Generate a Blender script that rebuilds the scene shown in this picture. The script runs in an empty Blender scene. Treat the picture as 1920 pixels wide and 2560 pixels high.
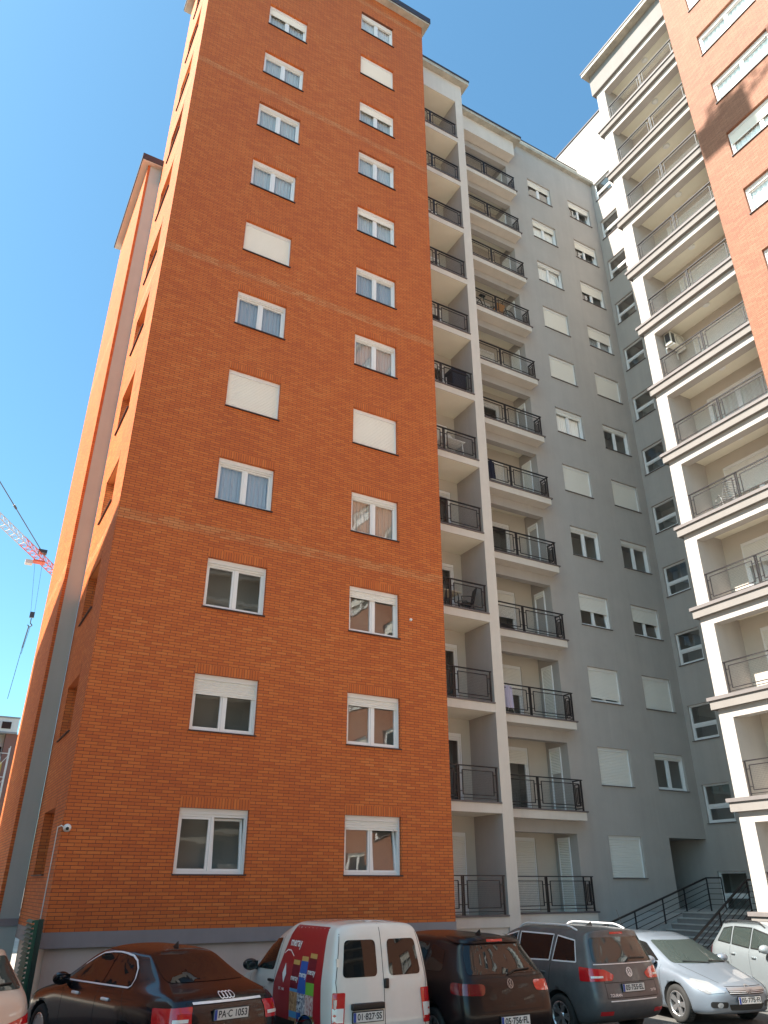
import bpy, bmesh, math, random
from mathutils import Vector, Matrix, Quaternion
from mathutils.bvhtree import BVHTree
random.seed(7)
C = bpy.context.scene
COL = C.collection
rad = math.radians

# ------------------------------------------------------------------ camera
cam = bpy.data.cameras.new('camera')
cam.sensor_fit = 'HORIZONTAL'; cam.sensor_width = 36.0; cam.lens = 35.036
cam.clip_start = 0.1; cam.clip_end = 3000
camo = bpy.data.objects.new('camera', cam); COL.objects.link(camo)
yaw, pitch, roll = 0.516877, 0.462825, -0.000828
fw = Vector((math.sin(yaw)*math.cos(pitch), math.cos(yaw)*math.cos(pitch), math.sin(pitch)))
rt = Vector((math.cos(yaw), -math.sin(yaw), 0)); up = rt.cross(fw)
r2 = math.cos(roll)*rt + math.sin(roll)*up; u2 = -math.sin(roll)*rt + math.cos(roll)*up
M = Matrix((r2, u2, -fw)).transposed().to_4x4(); M.translation = Vector((0, -16.985, 2.4))
camo.matrix_world = M
C.camera = camo

# ------------------------------------------------------------------ light
SUN = Vector((-1.0, 0.09, 1.14)).normalized()          # towards the sun
EL = math.asin(SUN.z); AZ = math.atan2(SUN.x, SUN.y)
w = bpy.data.worlds.new('World'); C.world = w; w.use_nodes = True
nt = w.node_tree; bg = nt.nodes['Background']
sky = nt.nodes.new('ShaderNodeTexSky'); sky.sky_type = 'NISHITA'; sky.sun_disc = False
sky.sun_elevation = EL; sky.sun_rotation = AZ
sky.altitude = 100; sky.air_density = 1.0; sky.dust_density = 1.6; sky.ozone_density = 1.0
tint = nt.nodes.new('ShaderNodeVectorMath'); tint.operation = 'MULTIPLY'; tint.inputs[1].default_value = (0.64, 1.03, 1.06)
nt.links.new(sky.outputs[0], tint.inputs[0]); nt.links.new(tint.outputs[0], bg.inputs[0]); bg.inputs[1].default_value = 0.055
sl = bpy.data.lights.new('sun', 'SUN'); sl.energy = 2.9; sl.angle = rad(0.5); sl.color = (1.0, 0.94, 0.85)
so = bpy.data.objects.new('sun', sl); COL.objects.link(so)
so.rotation_euler = (-SUN).to_track_quat('-Z', 'Y').to_euler(); so.location = (-60, 5, 80)
C.view_settings.view_transform = 'Standard'; C.view_settings.look = 'None'
C.view_settings.gamma = 1.0; C.view_settings.use_curve_mapping = False
C.view_settings.exposure = 2.4
C.render.engine = 'CYCLES'
C.cycles.max_bounces = 8; C.cycles.diffuse_bounces = 4; C.cycles.glossy_bounces = 4
C.cycles.transparent_max_bounces = 8; C.cycles.use_denoising = True
C.cycles.sample_clamp_indirect = 6.0

# ------------------------------------------------------------------ materials
def mat(name, col, rough=0.6, metal=0.0, noise=0.0, nscale=3.0, bump=0.0, bscale=60.0, coat=0.0, spec=0.5, emit=None, streak=0.0):
    m = bpy.data.materials.new(name); m.use_nodes = True
    t = m.node_tree; b = t.nodes['Principled BSDF']
    b.inputs['Base Color'].default_value = (*col, 1); b.inputs['Roughness'].default_value = rough
    b.inputs['Metallic'].default_value = metal; b.inputs['Specular IOR Level'].default_value = spec
    if coat: b.inputs['Coat Weight'].default_value = coat; b.inputs['Coat Roughness'].default_value = 0.03
    tc = t.nodes.new('ShaderNodeTexCoord')
    if noise:
        n = t.nodes.new('ShaderNodeTexNoise'); n.inputs['Scale'].default_value = nscale; n.inputs['Detail'].default_value = 6
        n.inputs['Roughness'].default_value = 0.65
        t.links.new(tc.outputs['Object'], n.inputs['Vector'])
        mr = t.nodes.new('ShaderNodeMapRange'); mr.inputs[1].default_value = 0.25; mr.inputs[2].default_value = 0.75
        mr.inputs[3].default_value = 1-noise; mr.inputs[4].default_value = 1+noise
        t.links.new(n.outputs['Fac'], mr.inputs[0])
        mx = t.nodes.new('ShaderNodeVectorMath'); mx.operation = 'SCALE'; mx.inputs[0].default_value = col
        t.links.new(mr.outputs[0], mx.inputs['Scale']); t.links.new(mx.outputs[0], b.inputs['Base Color'])
    if streak:
        mp = t.nodes.new('ShaderNodeMapping'); mp.inputs['Scale'].default_value = (2.2, 2.2, 0.10); t.links.new(tc.outputs['Object'], mp.inputs[0])
        n = t.nodes.new('ShaderNodeTexNoise'); n.inputs['Scale'].default_value = 1.0; n.inputs['Detail'].default_value = 7; n.inputs['Roughness'].default_value = 0.7; t.links.new(mp.outputs[0], n.inputs['Vector'])
        mr = t.nodes.new('ShaderNodeMapRange'); mr.inputs[1].default_value = 0.42; mr.inputs[2].default_value = 0.72; mr.inputs[3].default_value = 1.0; mr.inputs[4].default_value = 1-streak; t.links.new(n.outputs['Fac'], mr.inputs[0])
        sc_ = t.nodes.new('ShaderNodeVectorMath'); sc_.operation = 'SCALE'; lk = b.inputs['Base Color'].links[0]; t.links.new(lk.from_socket, sc_.inputs[0]); t.links.new(mr.outputs[0], sc_.inputs['Scale']); t.links.new(sc_.outputs[0], b.inputs['Base Color'])
    if bump:
        n = t.nodes.new('ShaderNodeTexNoise'); n.inputs['Scale'].default_value = bscale; n.inputs['Detail'].default_value = 4
        t.links.new(tc.outputs['Object'], n.inputs['Vector'])
        bp = t.nodes.new('ShaderNodeBump'); bp.inputs['Strength'].default_value = bump; bp.inputs['Distance'].default_value = 0.01
        t.links.new(n.outputs['Fac'], bp.inputs['Height']); t.links.new(bp.outputs[0], b.inputs['Normal'])
    if emit:
        b.inputs['Emission Color'].default_value = (*emit[0], 1); b.inputs['Emission Strength'].default_value = emit[1]
    return m

def math_node(t, op, a, b=None, c=None):
    n = t.nodes.new('ShaderNodeMath'); n.operation = op
    for i, v in enumerate((a, b, c)):
        if v is None: continue
        if isinstance(v, (int, float)): n.inputs[i].default_value = v
        else: t.links.new(v, n.inputs[i])
    return n.outputs[0]

def brick_mat(name, soldier=False, base=((0.52, 0.128, 0.031), (0.575, 0.156, 0.038), (0.46, 0.108, 0.029), (0.60, 0.188, 0.052)), bands=True):
    m = bpy.data.materials.new(name); m.use_nodes = True
    t = m.node_tree; L = t.links; b = t.nodes['Principled BSDF']
    b.inputs['Roughness'].default_value = 0.7; b.inputs['Specular IOR Level'].default_value = 0.3
    tc = t.nodes.new('ShaderNodeTexCoord'); sp = t.nodes.new('ShaderNodeSeparateXYZ'); L.new(tc.outputs['Object'], sp.inputs[0])
    sn = t.nodes.new('ShaderNodeSeparateXYZ'); L.new(tc.outputs['Normal'], sn.inputs[0])
    side = math_node(t, 'GREATER_THAN', math_node(t, 'ABSOLUTE', sn.outputs[0]), 0.5)
    inv = math_node(t, 'SUBTRACT', 1.0, side)
    u = math_node(t, 'ADD', math_node(t, 'MULTIPLY', sp.outputs[1], side), math_node(t, 'MULTIPLY', sp.outputs[0], inv))
    z = sp.outputs[2]
    bw, rh = (0.264, 0.0669)
    if soldier: u, z = z, u; bw = 0.40
    row = math_node(t, 'FLOOR', math_node(t, 'DIVIDE', z, rh))
    half = math_node(t, 'MULTIPLY', math_node(t, 'FLOORED_MODULO', row, 2.0), 0.0 if soldier else 0.5)
    ub = math_node(t, 'ADD', math_node(t, 'DIVIDE', u, bw), half)
    colx = math_node(t, 'FLOOR', ub)
    fu = math_node(t, 'SUBTRACT', ub, colx); fz = math_node(t, 'SUBTRACT', math_node(t, 'DIVIDE', z, rh), row)
    # distance to joint
    du = math_node(t, 'MULTIPLY', math_node(t, 'MINIMUM', fu, math_node(t, 'SUBTRACT', 1.0, fu)), bw)
    dz = math_node(t, 'MULTIPLY', math_node(t, 'MINIMUM', fz, math_node(t, 'SUBTRACT', 1.0, fz)), rh)
    if soldier: du = math_node(t, 'ADD', 1.0, 0.0)
    d = math_node(t, 'MINIMUM', du, dz)
    wob = t.nodes.new('ShaderNodeTexNoise'); wob.inputs['Scale'].default_value = 25; L.new(tc.outputs['Object'], wob.inputs['Vector'])
    d = math_node(t, 'ADD', d, math_node(t, 'MULTIPLY', math_node(t, 'SUBTRACT', wob.outputs['Fac'], 0.5), 0.006))
    joint = t.nodes.new('ShaderNodeMapRange'); joint.interpolation_type = 'SMOOTHSTEP'
    joint.inputs[1].default_value = 0.003; joint.inputs[2].default_value = 0.0075; joint.inputs[3].default_value = 1; joint.inputs[4].default_value = 0
    L.new(d, joint.inputs[0])
    cb = t.nodes.new('ShaderNodeCombineXYZ'); L.new(colx, cb.inputs[0]); L.new(row, cb.inputs[1])
    wn = t.nodes.new('ShaderNodeTexWhiteNoise'); wn.noise_dimensions = '2D'; L.new(cb.outputs[0], wn.inputs['Vector'])
    # batches of slightly different bricks
    nb = t.nodes.new('ShaderNodeTexNoise'); nb.inputs['Scale'].default_value = 0.35; nb.inputs['Detail'].default_value = 5; L.new(tc.outputs['Object'], nb.inputs['Vector'])
    rnd = math_node(t, 'ADD', math_node(t, 'MULTIPLY', wn.outputs['Value'], 0.75), math_node(t, 'MULTIPLY', math_node(t, 'SUBTRACT', nb.outputs['Fac'], 0.35), 0.8))
    rp = t.nodes.new('ShaderNodeValToRGB'); e = rp.color_ramp.elements
    e[0].position = 0.0; e[0].color = (*base[2], 1); e[1].position = 0.4; e[1].color = (*base[0], 1)
    x = e.new(0.8); x.color = (*base[1], 1); x = e.new(1.0); x.color = (*base[3], 1)
    L.new(rnd, rp.inputs[0])
    colr = rp.outputs[0]
    if bands and not soldier:
        zz = math_node(t, 'FLOORED_MODULO', math_node(t, 'SUBTRACT', sp.outputs[2], 1.55), 8.7)
        band = math_node(t, 'MULTIPLY', math_node(t, 'LESS_THAN', zz, 0.27), 0.38)
        bm_ = t.nodes.new('ShaderNodeMix'); bm_.data_type = 'RGBA'
        nbl = math_node(t, 'MULTIPLY', band, math_node(t, 'MULTIPLY', math_node(t, 'ADD', wn.outputs['Value'], 0.3), math_node(t, 'GREATER_THAN', sp.outputs[2], 5.0)))
        L.new(nbl, bm_.inputs[0]); L.new(colr, bm_.inputs[6]); bm_.inputs[7].default_value = (0.56, 0.28, 0.12, 1); colr = bm_.outputs[2]
        # stray pale efflorescence spots
        n2 = t.nodes.new('ShaderNodeTexNoise'); n2.inputs['Scale'].default_value = 1.1; n2.inputs['Detail'].default_value = 8; n2.inputs['Roughness'].default_value = 0.75
        L.new(tc.outputs['Object'], n2.inputs['Vector'])
        st = t.nodes.new('ShaderNodeMapRange'); st.inputs[1].default_value = 0.70; st.inputs[2].default_value = 0.80; st.inputs[3].default_value = 0; st.inputs[4].default_value = 0.35
        L.new(n2.outputs['Fac'], st.inputs[0])
        bs = t.nodes.new('ShaderNodeMix'); bs.data_type = 'RGBA'; L.new(st.outputs[0], bs.inputs[0]); L.new(colr, bs.inputs[6]); bs.inputs[7].default_value = (0.45, 0.33, 0.27, 1); colr = bs.outputs[2]
    fin = t.nodes.new('ShaderNodeMix'); fin.data_type = 'RGBA'
    L.new(joint.outputs[0], fin.inputs[0]); L.new(colr, fin.inputs[6]); fin.inputs[7].default_value = (0.14, 0.050, 0.028, 1)
    L.new(fin.outputs[2], b.inputs['Base Color'])
    bp = t.nodes.new('ShaderNodeBump'); bp.inputs['Strength'].default_value = 0.5; bp.inputs['Distance'].default_value = 0.006; bp.invert = True
    L.new(joint.outputs[0], bp.inputs['Height']); L.new(bp.outputs[0], b.inputs['Normal'])
    return m

def glass_mat(name, tint=(0.90, 0.91, 0.90), boost=0.07, k=1.0):
    m = bpy.data.materials.new(name); m.use_nodes = True; t = m.node_tree
    for n in list(t.nodes):
        if n.type != 'OUTPUT_MATERIAL': t.nodes.remove(n)
    out = t.nodes['Material Output']
    tr = t.nodes.new('ShaderNodeBsdfTransparent'); tr.inputs[0].default_value = (*tint, 1)
    gl = t.nodes.new('ShaderNodeBsdfGlossy'); gl.inputs['Roughness'].default_value = 0.015; gl.inputs[0].default_value = (0.97, 0.97, 0.97, 1)
    ge = t.nodes.new('ShaderNodeNewGeometry'); dt = t.nodes.new('ShaderNodeVectorMath'); dt.operation = 'DOT_PRODUCT'
    t.links.new(ge.outputs['Incoming'], dt.inputs[0]); t.links.new(ge.outputs['Normal'], dt.inputs[1])
    schlick = math_node(t, 'MULTIPLY_ADD', math_node(t, 'POWER', math_node(t, 'SUBTRACT', 1.0, math_node(t, 'ABSOLUTE', dt.outputs['Value'])), 5.0), 0.93, 0.07)
    nz = t.nodes.new('ShaderNodeTexNoise'); nz.inputs['Scale'].default_value = 1.3
    tc = t.nodes.new('ShaderNodeTexCoord'); t.links.new(tc.outputs['Object'], nz.inputs['Vector'])
    bp = t.nodes.new('ShaderNodeBump'); bp.inputs['Strength'].default_value = 0.12; bp.inputs['Distance'].default_value = 0.02
    t.links.new(nz.outputs['Fac'], bp.inputs['Height']); t.links.new(bp.outputs[0], gl.inputs['Normal'])
    f = math_node(t, 'MINIMUM', math_node(t, 'MULTIPLY_ADD', schlick, k, boost), 1.0)
    mx = t.nodes.new('ShaderNodeMixShader'); t.links.new(f, mx.inputs[0]); t.links.new(tr.outputs[0], mx.inputs[1]); t.links.new(gl.outputs[0], mx.inputs[2])
    t.links.new(mx.outputs[0], out.inputs[0])
    return m

BRICK = brick_mat('brick'); SOLDIER = brick_mat('brick_soldier', True)
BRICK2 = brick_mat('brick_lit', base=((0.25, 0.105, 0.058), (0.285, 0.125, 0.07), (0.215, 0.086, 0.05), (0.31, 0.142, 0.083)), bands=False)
GREY = mat('grey_plaster', (0.43, 0.392, 0.362), 0.9, noise=0.06, nscale=0.9, bump=0.25, bscale=90, spec=0.2, streak=0.07)
CREAM = mat('cream_plaster', (0.66, 0.60, 0.535), 0.9, noise=0.05, nscale=1.2, bump=0.2, bscale=90, spec=0.2, streak=0.07)
CEIL = mat('ceiling_paint', (0.82, 0.77, 0.64), 0.9, noise=0.04, nscale=1.0, spec=0.2)
INNER = mat('recess_plaster', (0.55, 0.49, 0.42), 0.9, noise=0.04, nscale=1.0, spec=0.2)
PALE = mat('pale_plaster', (0.60, 0.57, 0.51), 0.9, noise=0.04, nscale=0.7, bump=0.2, spec=0.2, streak=0.07)
BASE = mat('base_plaster', (0.56, 0.47, 0.41), 0.9, noise=0.07, nscale=1.5, bump=0.3, bscale=60, spec=0.2, streak=0.07)
BAND = mat('plinth_band', (0.27, 0.245, 0.25), 0.85, noise=0.06, nscale=2, bump=0.3, bscale=120, spec=0.2, streak=0.07)
CONC = mat('stained_concrete', (0.42, 0.39, 0.33), 0.9, noise=0.35, nscale=2.2, bump=0.3)
EDGE = mat('dark_sheet_metal', (0.040, 0.024, 0.026), 0.45, noise=0.1)
IRON = mat('black_iron', (0.018, 0.015, 0.017), 0.45)
WIRE = mat('wire', (0.05, 0.047, 0.045), 0.5)
CAP = mat('stone_cap', (0.13, 0.11, 0.11), 0.6, noise=0.1)
CAPL = mat('light_stone_cap', (0.17, 0.15, 0.145), 0.7, noise=0.1)
PVC = mat('white_pvc', (0.80, 0.79, 0.78), 0.35)
SHUT = mat('shutter_white', (0.78, 0.75, 0.69), 0.5, noise=0.02)
ROOM = mat('room_wall', (0.36, 0.34, 0.32), 0.9)
GLASS = glass_mat('window_glass')
GLASSB = glass_mat('balcony_glass', boost=0.04)
CURT = mat('curtain_blue_grey', (0.46, 0.47, 0.49), 0.9)
CURTW = mat('curtain_white', (0.80, 0.79, 0.77), 0.9)
CURTG = mat('curtain_pale_grey', (0.62, 0.63, 0.62), 0.9)
CURTO = mat('curtain_peach', (0.50, 0.40, 0.33), 0.9)
WHITE = mat('white_plastic', (0.78, 0.77, 0.74), 0.4)
BLACKP = mat('black_plastic', (0.015, 0.015, 0.016), 0.4)

# ------------------------------------------------------------------ mesh helpers
class MB:
    def __init__(s): s.v = []; s.f = []; s.m = []; s.mi = 0
    def quad(s, a, b, c, d):
        n = len(s.v); s.v += [tuple(a), tuple(b), tuple(c), tuple(d)]; s.f.append((n, n+1, n+2, n+3)); s.m.append(s.mi)
    def poly(s, pts):
        n = len(s.v); s.v += [tuple(p) for p in pts]; s.f.append(tuple(range(n, n+len(pts)))); s.m.append(s.mi)
    def box(s, x0, x1, y0, y1, z0, z1):
        n = len(s.v)
        s.v += [(x0, y0, z0), (x1, y0, z0), (x1, y1, z0), (x0, y1, z0), (x0, y0, z1), (x1, y0, z1), (x1, y1, z1), (x0, y1, z1)]
        for q in ((0, 3, 2, 1), (4, 5, 6, 7), (0, 1, 5, 4), (1, 2, 6, 5), (2, 3, 7, 6), (3, 0, 4, 7)):
            s.f.append(tuple(n+i for i in q)); s.m.append(s.mi)
    def bar(s, a, b, r, n=4, r2=None):
        a = Vector(a); b = Vector(b); d = (b-a)
        if d.length < 1e-6: return
        d.normalize(); q = Vector((0, 0, 1)) if abs(d.z) < 0.9 else Vector((1, 0, 0))
        e1 = d.cross(q).normalized(); e2 = d.cross(e1); k = len(s.v); r2 = r if r2 is None else r2
        ph = math.pi/4 if n == 4 else 0
        for p, rr in ((a, r), (b, r2)):
            for i in range(n):
                t = 2*math.pi*i/n+ph; s.v.append(tuple(p+e1*math.cos(t)*rr+e2*math.sin(t)*rr))
        for i in range(n):
            j = (i+1) % n; s.f.append((k+i, k+j, k+n+j, k+n+i)); s.m.append(s.mi)
        s.f.append(tuple(k+i for i in range(n-1, -1, -1))); s.m.append(s.mi)
        s.f.append(tuple(k+n+i for i in range(n))); s.m.append(s.mi)
    def path(s, pts, r, n=6):
        for a, b in zip(pts, pts[1:]): s.bar(a, b, r, n)
    def lathe(s, prof, axis=(0, 0, 1), o=(0, 0, 0), n=24, closed=False):
        ax = Vector(axis).normalized(); q = Vector((0, 0, 1)) if abs(ax.z) < 0.9 else Vector((1, 0, 0))
        e1 = ax.cross(q).normalized(); e2 = ax.cross(e1); o = Vector(o); k = len(s.v); m = len(prof)
        for i in range(n):
            t = 2*math.pi*i/n; dr = e1*math.cos(t)+e2*math.sin(t)
            for r, h in prof: s.v.append(tuple(o+dr*r+ax*h))
        for i in range(n):
            j = (i+1) % n
            for p in range(m if closed else m-1):
                p2 = (p+1) % m
                s.f.append((k+i*m+p, k+j*m+p, k+j*m+p2, k+i*m+p2)); s.m.append(s.mi)
    def ellipsoid(s, c, rx, ry, rz, nu=16, nv=10):
        k = len(s.v)
        for i in range(nv+1):
            t = math.pi*i/nv
            for j in range(nu):
                p = 2*math.pi*j/nu; s.v.append((c[0]+rx*math.sin(t)*math.cos(p), c[1]+ry*math.sin(t)*math.sin(p), c[2]+rz*math.cos(t)))
        for i in range(nv):
            for j in range(nu):
                s.f.append((k+i*nu+j, k+i*nu+(j+1) % nu, k+(i+1)*nu+(j+1) % nu, k+(i+1)*nu+j)); s.m.append(s.mi)
    def mesh(s, name, mats, smooth=False):
        me = bpy.data.meshes.new(name); me.from_pydata(s.v, [], s.f)
        for m in (mats if isinstance(mats, (list, tuple)) else [mats]): me.materials.append(m)
        if any(s.m): me.polygons.foreach_set('material_index', s.m)
        if smooth: me.polygons.foreach_set('use_smooth', [True]*len(me.polygons))
        me.update(); return me
    def obj(s, name, mats, parent=None, loc=(0, 0, 0), rz=0.0, smooth=False):
        return link(name, s.mesh(name, mats, smooth), parent, loc, rz)

def link(name, me, parent=None, loc=(0, 0, 0), rz=0.0):
    o = bpy.data.objects.new(name, me); COL.objects.link(o)
    o.location = loc; o.rotation_euler = (0, 0, rz)
    if parent is not None:
        o.parent = parent
    return o

def tag(o, label=None, cat=None, group=None, kind=None):
    if label: o['label'] = label
    if cat: o['category'] = cat
    if group: o['group'] = group
    if kind: o['kind'] = kind
    return o

def thing(name, label, cat, loc=(0, 0, 0), rz=0.0, group=None):
    o = link(name, None, None, loc, rz); return tag(o, label, cat, group)

def bevel_mesh(me, w=0.01, seg=2):
    bm = bmesh.new(); bm.from_mesh(me); bmesh.ops.remove_doubles(bm, verts=bm.verts, dist=1e-5)
    bmesh.ops.bevel(bm, geom=bm.edges[:], offset=w, segments=seg, affect='EDGES', profile=0.6); bm.to_mesh(me); bm.free()
    me.polygons.foreach_set('use_smooth', [True]*len(me.polygons)); return me

def panel(mb, fn, u0, u1, v0, v1, holes=(), depth=0.0):
    """wall sheet with rectangular holes; fn(u, v, d) gives the point, d metres into the wall"""
    us = sorted({u0, u1, *[h[0] for h in holes], *[h[1] for h in holes]}); vs = sorted({v0, v1, *[h[2] for h in holes], *[h[3] for h in holes]})
    us = [u for u in us if u0 <= u <= u1]; vs = [v for v in vs if v0 <= v <= v1]
    for a, b in zip(us, us[1:]):
        for c, d in zip(vs, vs[1:]):
            mu, mv = (a+b)/2, (c+d)/2
            if any(h[0] < mu < h[1] and h[2] < mv < h[3] for h in holes): continue
            mb.quad(fn(a, c, 0), fn(b, c, 0), fn(b, d, 0), fn(a, d, 0))
    if depth:
        for a, b, c, d in holes:
            for p, q in (((a, c), (b, c)), ((b, c), (b, d)), ((b, d), (a, d)), ((a, d), (a, c))):
                mb.quad(fn(*p, 0), fn(*q, 0), fn(*q, depth), fn(*p, depth))

FRONT = lambda y: (lambda u, v, d: (u, y+d, v))      # wall facing -y
WEST = lambda x: (lambda u, v, d: (x+d, u, v))       # wall facing -x
RW = -math.pi/2                                      # turns a part made to face -y so that it faces -x

# ------------------------------------------------------------------ windows and doors (made facing -y, base centre at the origin)
CACHE = {}
def cached(key, fn):
    if key not in CACHE: CACHE[key] = fn()
    return CACHE[key]

def shutter_mesh(w_, hh):
    def f():
        mb = MB(); n = max(1, int(hh/0.05)); s = hh/n
        for i in range(n):
            z1 = -i*s; z0 = z1-s
            mb.quad((-w_/2, 0.010, z1), (w_/2, 0.010, z1), (w_/2, -0.006, z1-s*0.5), (-w_/2, -0.006, z1-s*0.5))
            mb.quad((-w_/2, -0.006, z1-s*0.5), (w_/2, -0.006, z1-s*0.5), (w_/2, 0.004, z0+s*0.12), (-w_/2, 0.004, z0+s*0.12))
            mb.quad((-w_/2, 0.004, z0+s*0.12), (w_/2, 0.004, z0+s*0.12), (w_/2, 0.010, z0), (-w_/2, 0.010, z0))
        mb.box(-w_/2, w_/2, -0.012, 0.012, -hh-0.03, -hh)
        mb.box(-w_/2+0.10, -w_/2+0.13, -0.03, -0.012, -hh-0.01, -hh+0.015); mb.box(w_/2-0.13, w_/2-0.10, -0.03, -0.012, -hh-0.01, -hh+0.015)
        return mb.mesh('shutter', SHUT)
    return cached(('sh', round(w_, 2), round(hh, 2)), f)

def make_window(parent, loc, rz, w_, h, frac=0.0, curtain=None, depth=0.13, nsash=2, sill=True, lintel=False, tilt=False, name='window',
                glass=None, stacked=False, room_d=0.9, sillmat=None, tiltl=False, label=None):
    glass = glass or GLASS
    d = depth; bx = 0.0 if stacked else 0.11
    def fr():
        mb = MB(); fwid = 0.055; top = h-bx
        mb.box(-w_/2, -w_/2+fwid, d, d+0.07, 0, top); mb.box(w_/2-fwid, w_/2, d, d+0.07, 0, top)
        mb.box(-w_/2+fwid, w_/2-fwid, d, d+0.07, 0, fwid); mb.box(-w_/2+fwid, w_/2-fwid, d, d+0.07, top-fwid, top)
        if bx:
            mb.box(-w_/2, w_/2, d-0.035, d+0.09, top+0.001, h)                       # shutter casing
            mb.box(-w_/2, -w_/2+0.035, d-0.035, d-0.001, 0, top); mb.box(w_/2-0.035, w_/2, d-0.035, d-0.001, 0, top)   # guide rails
        if nsash == 2 and not stacked: mb.box(-0.03, 0.03, d, d+0.07, fwid, top-fwid)
        if stacked: mb.box(-w_/2+fwid, w_/2-fwid, d, d+0.07, h*0.40, h*0.40+0.10)
        return mb.mesh(name, PVC)
    o = link(name, cached(('fr', name, round(w_, 3), round(h, 3), d, nsash, stacked), fr), parent, loc, rz)
    if label: o['label'] = label
    top = h-bx; f = 0.055
    if stacked: cells = [(-w_/2+f, w_/2-f, f, h*0.40), (-w_/2+f, w_/2-f, h*0.40+0.10, h-f)]
    elif nsash == 2: cells = [(-w_/2+f, -0.03, f, top-f), (0.03, w_/2-f, f, top-f)]
    else: cells = [(-w_/2+f, w_/2-f, f, top-f)]
    for ci, (a, b, c, e) in enumerate(cells):
        ww, hh = b-a, e-c
        def sm():
            mb = MB(); s = 0.05 if not (stacked and ci == 1) else 0.012
            mb.box(-ww/2+.003, -ww/2+s, 0, 0.06, 0.003, hh-.003); mb.box(ww/2-s, ww/2-.003, 0, 0.06, 0.003, hh-.003)
            mb.box(-ww/2+s, ww/2-s, 0, 0.06, 0.003, s); mb.box(-ww/2+s, ww/2-s, 0, 0.06, hh-s, hh-.003)
            mb.mi = 1; mb.quad((-ww/2+s, 0.03, s), (ww/2-s, 0.03, s), (ww/2-s, 0.03, hh-s), (-ww/2+s, 0.03, hh-s))
            return mb.mesh('sash', [PVC, glass])
        so_ = link('sash', cached(('sa', round(ww, 3), round(hh, 3), ci, stacked, glass.name), sm), o, ((a+b)/2, d+0.012, c))
        if (tilt and ci == len(cells)-1) or (tiltl and ci == 0): so_.rotation_euler = (-0.11, 0, 0)
    if frac > 0:
        link('shutter', shutter_mesh(w_-0.06, frac*top), o, (0, d-0.015, top))
    if sill:
        def si():
            mb = MB(); mb.box(-w_/2-0.02, w_/2+0.02, -0.045, d, -0.028, -0.002); return mb.mesh('sill', sillmat or EDGE)
        link('sill', cached(('si', round(w_, 3), d, (sillmat or EDGE).name), si), o)
    if curtain and frac < 0.95:
        def cu():
            mb = MB(); n = 60; x0 = -w_/2+0.02; s = (w_-0.04)/n; rnd = random.Random(int(w_*1000))
            pts = [(x0+i*s, d+0.13+0.025*math.sin(i*1.3+rnd.random()*1.2)) for i in range(n+1)]
            for p, q in zip(pts, pts[1:]): mb.quad((p[0], p[1], 0.02), (q[0], q[1], 0.02), (q[0], q[1], h-0.02), (p[0], p[1], h-0.02))
            return mb.mesh('curtain', curtain, True)
        link('curtain', cached(('cu', round(w_, 3), round(h, 3), curtain.name), cu), o)
    if frac < 0.95:
        def ro():
            mb = MB(); x, y0, y1 = w_/2+0.3, d+0.075, d+room_d
            mb.quad((-x, y1, -.3), (x, y1, -.3), (x, y1, h+.1), (-x, y1, h+.1)); mb.quad((-x, y0, -.3), (x, y0, -.3), (x, y1, -.3), (-x, y1, -.3))
            mb.quad((-x, y0, h+.1), (x, y0, h+.1), (x, y1, h+.1), (-x, y1, h+.1)); mb.quad((-x, y0, -.3), (-x, y1, -.3), (-x, y1, h+.1), (-x, y0, h+.1))
            mb.quad((x, y0, -.3), (x, y1, -.3), (x, y1, h+.1), (x, y0, h+.1))
            # window-wall inner face with the opening
            panel(mb, FRONT(y0), -x, x, -.3, h+.1, [(-w_/2, w_/2, 0, h)])
            return mb.mesh('interior', ROOM)
        link('interior', cached(('ro', round(w_, 3), round(h, 3), d, room_d), ro), o)
    if lintel:
        def li():
            mb = MB(); mb.box(-w_/2, w_/2, -0.004, 0.02, h+0.001, h+0.215); return mb.mesh('lintel', SOLDIER)
        link('lintel', cached(('li', round(w_, 3), round(h, 3)), li), o)
    return o

# ------------------------------------------------------------------ railings (made along +x, outer face towards -y, base at z = 0)
def railing_mesh(L, n=2, h=0.98, ret=0.0, thick=1.0):
    mb = MB(); a = 0.024*thick; b = 0.014*thick
    mb.box(-0.02, L+0.02, -0.03, 0.03, h-0.03, h)                       # hand rail
    seg = L/n
    def seg_panel(P, s, full=True):
        # P(u, z) point, s length
        for u in (0.03, s-0.03): mb.bar(P(u, 0), P(u, h-0.03), a)
        mb.bar(P(0.03, 0.08), P(s-0.03, 0.08), b); mb.bar(P(0.03, h-0.12), P(s-0.03, h-0.12), b*0.9) if not full else None
        m = min(0.15, s*0.25)
        q = [(m, 0.17), (s-m, 0.17), (s-m, h-0.14), (m, h-0.14)]
        for i in range(4): mb.bar(P(*q[i]), P(*q[(i+1) % 4]), b*1.25)
        for z in (0.26, h-0.24):
            mb.bar(P(0.03, z), P(m, z), b); mb.bar(P(s-m, z), P(s-0.03, z), b)
    for i in range(n):
        seg_panel(lambda u, z, i=i: (i*seg+u, 0, z), seg)
    if ret:
        mb.box(L-0.03, L+0.03, 0.03, ret, h-0.03, h)
        def R(u, z): return (L-0.0, 0.02+u, z)
        s = ret
        for u in (s*0.08, s*0.92): mb.bar(R(u, 0), R(u, h-0.03), a)
        mb.bar(R(0.03, 0.08), R(s, 0.08), b)
        for (u0, u1, z0, z1) in ((s*.25, s*.75, .17, h-.14), (s*.42, s*.58, .26, h-.24)):
            q = [(u0, z0), (u1, z0), (u1, z1), (u0, z1)]
            for i in range(4): mb.bar(R(*q[i]), R(*q[(i+1) % 4]), b*1.2)
    return mb
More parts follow.
